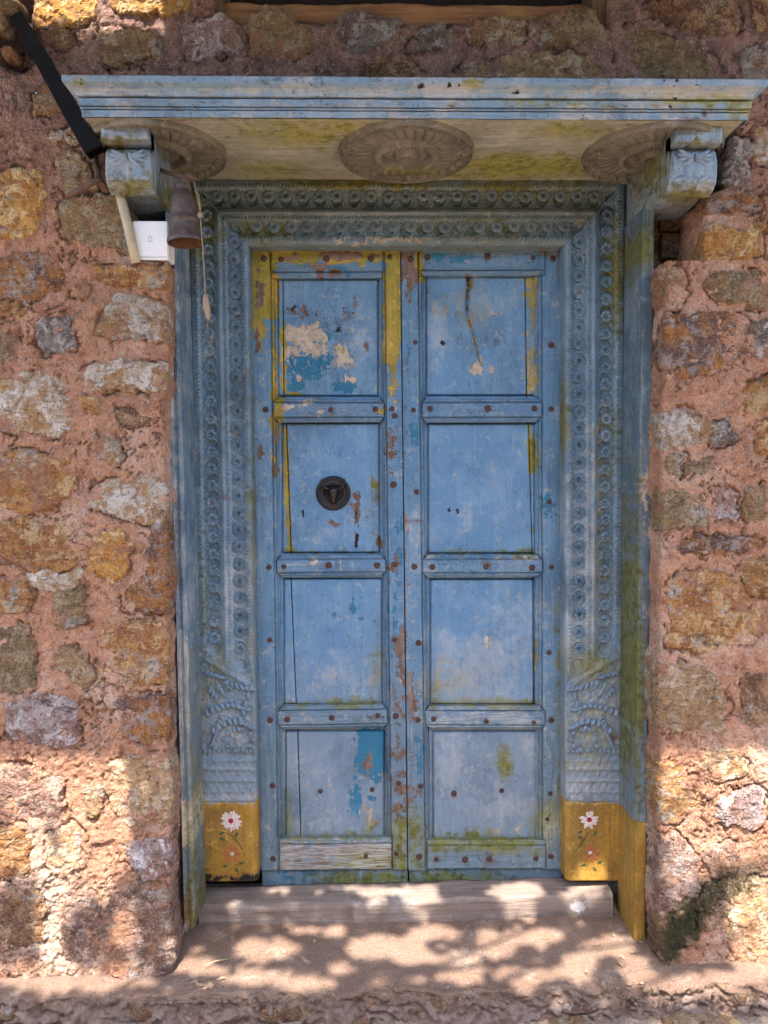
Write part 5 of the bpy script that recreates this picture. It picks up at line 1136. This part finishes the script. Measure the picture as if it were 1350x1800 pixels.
# black duct: hollow square channel
p0, p1 = W(31, 30, -.02), W(168, 268, -.075); d = (p1 - p0) / np.linalg.norm(p1 - p0); sx = np.cross(d, (0, 1, 0)); sx /= np.linalg.norm(sx); sy = np.cross(sx, d)
V = []; Fs = []
ts = [0, .25, .5, .75, 1.0]; ws = [.0165, .018, .0195, .0215, .0235]
for t, w_ in zip(ts, ws):
    for (a, b) in ((-1, -.7), (1, -.7), (1, .7), (-1, .7)): V.append(p0 + (p1 - p0) * t + sx * a * w_ + sy * b * w_ + np.array((0, 0, .002 * math.sin(t * 7))))
for i in range(4):
    for k in range(4): Fs.append((i*4+k, i*4+(k+1) % 4, (i+1)*4+(k+1) % 4, (i+1)*4+k))
Fs.append((0, 3, 2, 1)); n0 = len(V)
for (a, b) in ((-.8, -.5), (.8, -.5), (.8, .5), (-.8, .5)): V.append(p1 + sx * a * ws[-1] + sy * b * ws[-1])
for (a, b) in ((-.8, -.5), (.8, -.5), (.8, .5), (-.8, .5)): V.append(p1 - d * .08 + sx * a * ws[-1] + sy * b * ws[-1])
for k in range(4): Fs.append((16 + k, 16 + (k + 1) % 4, n0 + (k + 1) % 4, n0 + k)); Fs.append((n0 + k, n0 + (k + 1) % 4, n0 + 4 + (k + 1) % 4, n0 + 4 + k))
Fs.append((n0 + 4, n0 + 5, n0 + 6, n0 + 7))
o = mesh('cable_duct', np.array(V), Fs, M_black, None, False, origin=p0); tag(o, 'black plastic duct slanting across the wall to the canopy end', 'duct')
A = Acc(); Q = lambda x, y, Y=-.03: W(x, y, Y)
A.tube([Q(165, 262, .0), Q(170, 290, -.01), Q(174, 315, -.02), Q(184, 332, -.01), Q(196, 345, .02)], [.006, .008, .014, .012, .006], 8, .6)
A.tube([Q(116, 346), Q(135, 336), Q(155, 325), Q(176, 314)], [.0065, .0072, .008, .008], 7)
o = A.out('iron_stub', M_rustbar); tag(o, 'rusty forked iron stub sticking out under the black duct', 'bracket')
# straws on the step
for k, (a, b) in enumerate((((360, 1697), (398, 1686)), ((690, 1795), (780, 1792)))):
    P0, P1 = WZ(*a, .014), WZ(*b, .012)
    A = Acc(); 
    if k == 1: P0, P1 = WZ(a[0] - 600, a[1], -.075), WZ(b[0] - 640, b[1], -.075)
    A.tube([P0, (P0 + P1) / 2 + (0, .003, .002), P1], .0016, 5); o = A.out('straw', M_straw)
    tag(o, ['pale dry straw lying on the lit doorstep floor', 'pale straw on the ground below the step riser'][k], 'straw')

# ------------------------------------------------------------------ roof eave and tree out of frame that shade the wall
ROOF = thing('roof_eave', 'deep sheet roof eave over the door that shades the upper wall', 'roof', (0, -1.3, 3.2))
zr = lambda y: 3.83 + .466 * y
def sheet(x0, x1, y0, y1):
    xs = np.arange(x0 - .03, x1 + .031, .02); V = []
    for x in xs:
        for y in np.linspace(y0, y1, 6): V.append((x, y, zr(y) + .012 * math.cos(x / .076 * 6.28)))
    V = np.array(V); n = len(V); Fq = gridF(len(xs), 6); V2 = np.concatenate([V, V + (0, 0, .004)]); mesh('roof_sheet', V2, np.concatenate([Fq, Fq[:, ::-1] + n]), M_tin, ROOF)
hx0, hx1, hy0, hy1 = -1.02, -.55, -.56, -.44
sheet(-3.2, hx0, -1.37, .3); sheet(hx1, 3.2, -1.37, .3); sheet(hx0, hx1, -1.37, hy0); sheet(hx0, hx1, hy1, .3)
for x in (-2.4, -1.6, -.35, .45, 1.25, 2.1):
    A = Acc(); A.tube([(x, .25, zr(.25) - .07), (x, -1.33, zr(-1.33) - .07)], .035, 6); A.out('rafter', M_oldwood, ROOF)
LIT = [(470,1580,40,12),(620,1580,36,14),(735,1600,30,20),(915,1600,30,18),(1030,1590,24,16),(110,1370,110,45),(1265,1390,50,60),(180,1420,60,50),(265,1480,34,50),(230,1640,30,40),(30,1500,50,40),(1200,1450,30,50),(1260,1500,40,40),(1330,1350,30,60),(1190,1330,30,30),(1330,1530,30,40),(467,1673,45,17),(660,1667,45,18),(453,1722,55,14),(807,1702,38,22),(873,1662,34,18),(765,1640,34,12),(940,1650,42,14),(1020,1695,26,26),(927,1716,50,15),(1065,1665,38,18),(540,1728,45,14),(725,1672,26,22),(613,1562,34,9),(733,1600,30,14),(905,1598,40,14),(1020,1597,26,14),(665,1598,24,12),(560,1640,40,9),(350,1700,40,14),(1120,1700,20,14),(1180,1725,60,16),(1290,1728,70,18),(700,1722,40,12),(600,1700,22,10),
 (95,1620,28,75),(60,1335,70,26),(160,1500,45,80),(250,1390,50,62),(130,1722,110,20),(240,1340,60,26),(1245,1335,26,40),(1305,1350,45,36),(1320,1450,36,70),(1195,1550,18,55),(1325,1630,36,85),(1250,1440,20,60),(325,1440,22,40),(200,1470,50,60),(60,1450,24,40),(1300,1590,24,24),(1180,1390,20,50),(430,1490,30,25)]
def landing(p):
    # where the sun ray through p lands: doorstep floor, else wall face
    t = p[2] / SUNPOS.z; q = p - np.array(SUNPOS) * t
    if q[1] < 0 or (q[1] < .36 and -.62 < q[0] < .78): return q
    t = p[1] / SUNPOS.y; return p - np.array(SUNPOS) * t
TREE = thing('tree', 'leafy tree standing in front of the house and dappling the doorstep with shade', 'tree', (-2.6, -3.6, -.085))
A = Acc(); A.tube([(-2.6, -3.6, -.1), (-2.55, -3.5, 1.2), (-2.3, -3.3, 2.6), (-1.9, -3.0, 3.7), (-1.4, -2.8, 4.3)], [.16, .13, .11, .09, .06], 12)
rr = random.Random(3)
tips = []
for k in range(26):
    x = rr.uniform(-1.5, 1.5); y = rr.uniform(-2.3, -1.3); z = rr.uniform(3.05, 3.45); s0 = (-1.6 + rr.uniform(-.3, .5), -2.9, 4.0 + rr.uniform(-.3, .3)); m = ((s0[0] + x) / 2, (s0[1] + y) / 2 + rr.uniform(-.2, .2), 3.6 + rr.uniform(-.1, .2))
    A.tube([s0, m, (x, y, z)], [.022, .013, .004], 6); tips.append((x, y, z))
A.out('trunk', M_bark, TREE)
LV, LF = [], []; cnt = 0; tries = 0
while cnt < 11000 and tries < 90000:
    tries += 1
    p = np.array((rr.uniform(-1.65, 1.5), rr.uniform(-2.35, -1.15), rr.uniform(3.0, 3.5)))
    q = landing(p); x, y = PX(q); x = float(x); y = float(y)
    if -20 < x < 1370 and 1280 < y < 1810:
        dmin = min(math.hypot((x - cx) / rx, (y - cy) / ry) for cx, cy, rx, ry in LIT) / 1.12
        if dmin < 1.0 + .022 * 600 / 30 * .5: continue
    a = rr.uniform(0, 6.28); el = rr.uniform(-.5, .3); dv = np.array((math.cos(a) * math.cos(el), math.sin(a) * math.cos(el), math.sin(el))); sd = np.cross(dv, (0, 0, 1)); sd /= np.linalg.norm(sd); l = rr.uniform(.05, .085); wd = l * .5
    V = [p - dv * l * .5, p + sd * wd * .5 - dv * l * .1 + (0, 0, .006), p + dv * l * .5 - (0, 0, .008), p - sd * wd * .5 - dv * l * .1 + (0, 0, .006)]
    LF.append([cnt * 4 + i for i in range(4)]); LV += V; cnt += 1
o = mesh('crown', np.array(LV), np.array(LF), M_leaf, TREE, False); tag(o, kind='stuff')

# unseen leafy mass added behind the camera: keeps the low sky off the wall
S, T = np.meshgrid(np.arange(-9, 9.01, .15), np.arange(-.1, 3.9, .15)); n = fbm(S * 1.1, T * 1.1, 4, 5); top = .25 * fbm(S * .8, S * 0, 3, 6)
V = np.stack([S, -5.6 + n * .35 - .25 * (T - 1.5) ** 2 * .3, T * (1 + .12 * top)], -1).reshape(-1, 3); q = gridF(*S.shape)
V2 = V.copy(); V2[:, 1] = -11.2 - V[:, 1]
HM = mat_simple('blocker_leaves', (.045, .075, .025), (.08, .11, .035), 9, .7, 0, .2, 1.0, C=(.02, .035, .012), bd=.08)
o = mesh('sky_blocker', np.concatenate([V, V2 + (0, -.8, 0)]), np.concatenate([q, q[:, ::-1] + len(V)]), HM); tag(o, 'unseen dark green leafy mass added to block low sky light from the wall', 'sky_blocker')

def floor_pt(px, py):
    P = WZ(px, py, .008); x, y = P[0], P[1]; P[2] = float(fbm(x * 5, y * 5, 3, 15) * .006 + fbm(x * 40, y * 40, 3, 16) * .0012 + .012 * sst(.0, .18, y) + .001); return P
A = Acc()
for k in range(260):
    t = rg.random(); px = rg.choice([rg.gauss(360, 45), rg.uniform(320, 1150), rg.gauss(1110, 40), rg.uniform(20, 1330)]); py = rg.choice([rg.gauss(1652, 9), rg.uniform(1645, 1735), rg.gauss(1730, 6)])
    P = floor_pt(px, max(py, 1642)); a = rg.uniform(0, 6.28); l = rg.uniform(.002, .009)
    A.tube([P, P + (l * math.cos(a), l * math.sin(a), .001)], rg.uniform(.0005, .0018), 4)
for k in range(9):
    px = rg.choice([rg.gauss(370, 40), rg.uniform(330, 480), rg.uniform(900, 1120)]); P = floor_pt(px, rg.uniform(1650, 1710)); a = rg.uniform(-.6, .6); l = rg.uniform(.012, .03)
    A.tube([P, P + (l * .5 * math.cos(a), l * .5 * math.sin(a), .003), P + (l * math.cos(a + .3), l * math.sin(a + .3), .001)], .0012, 5)
for k in range(34):
    px = rg.choice([rg.gauss(345, 25), rg.gauss(1120, 22), rg.uniform(320, 1180), rg.uniform(20, 1330)]); py = rg.choice([rg.gauss(1650, 6), rg.gauss(1732, 5), rg.uniform(1645, 1735)]); P = floor_pt(px, max(1644, py)); a = rg.uniform(0, 6.28); l = rg.uniform(.006, .015); ca, sa = math.cos(a), math.sin(a); V = []
    for i in range(4):
        for j in range(3): u_ = (i / 3 - .5) * l * 2; v_ = (j - 1) * l * .5 * math.sin(math.pi * (i + .35) / 3.7); V.append(P + (ca * u_ - sa * v_, sa * u_ + ca * v_, .002 + .004 * abs(j - 1) * rg.random()))
    A.add(V, gridF(4, 3).tolist())
tag(A.out('litter', mat_simple('litter_bits', (.20, .12, .07), (.34, .25, .16), 300, .9)), kind='stuff')
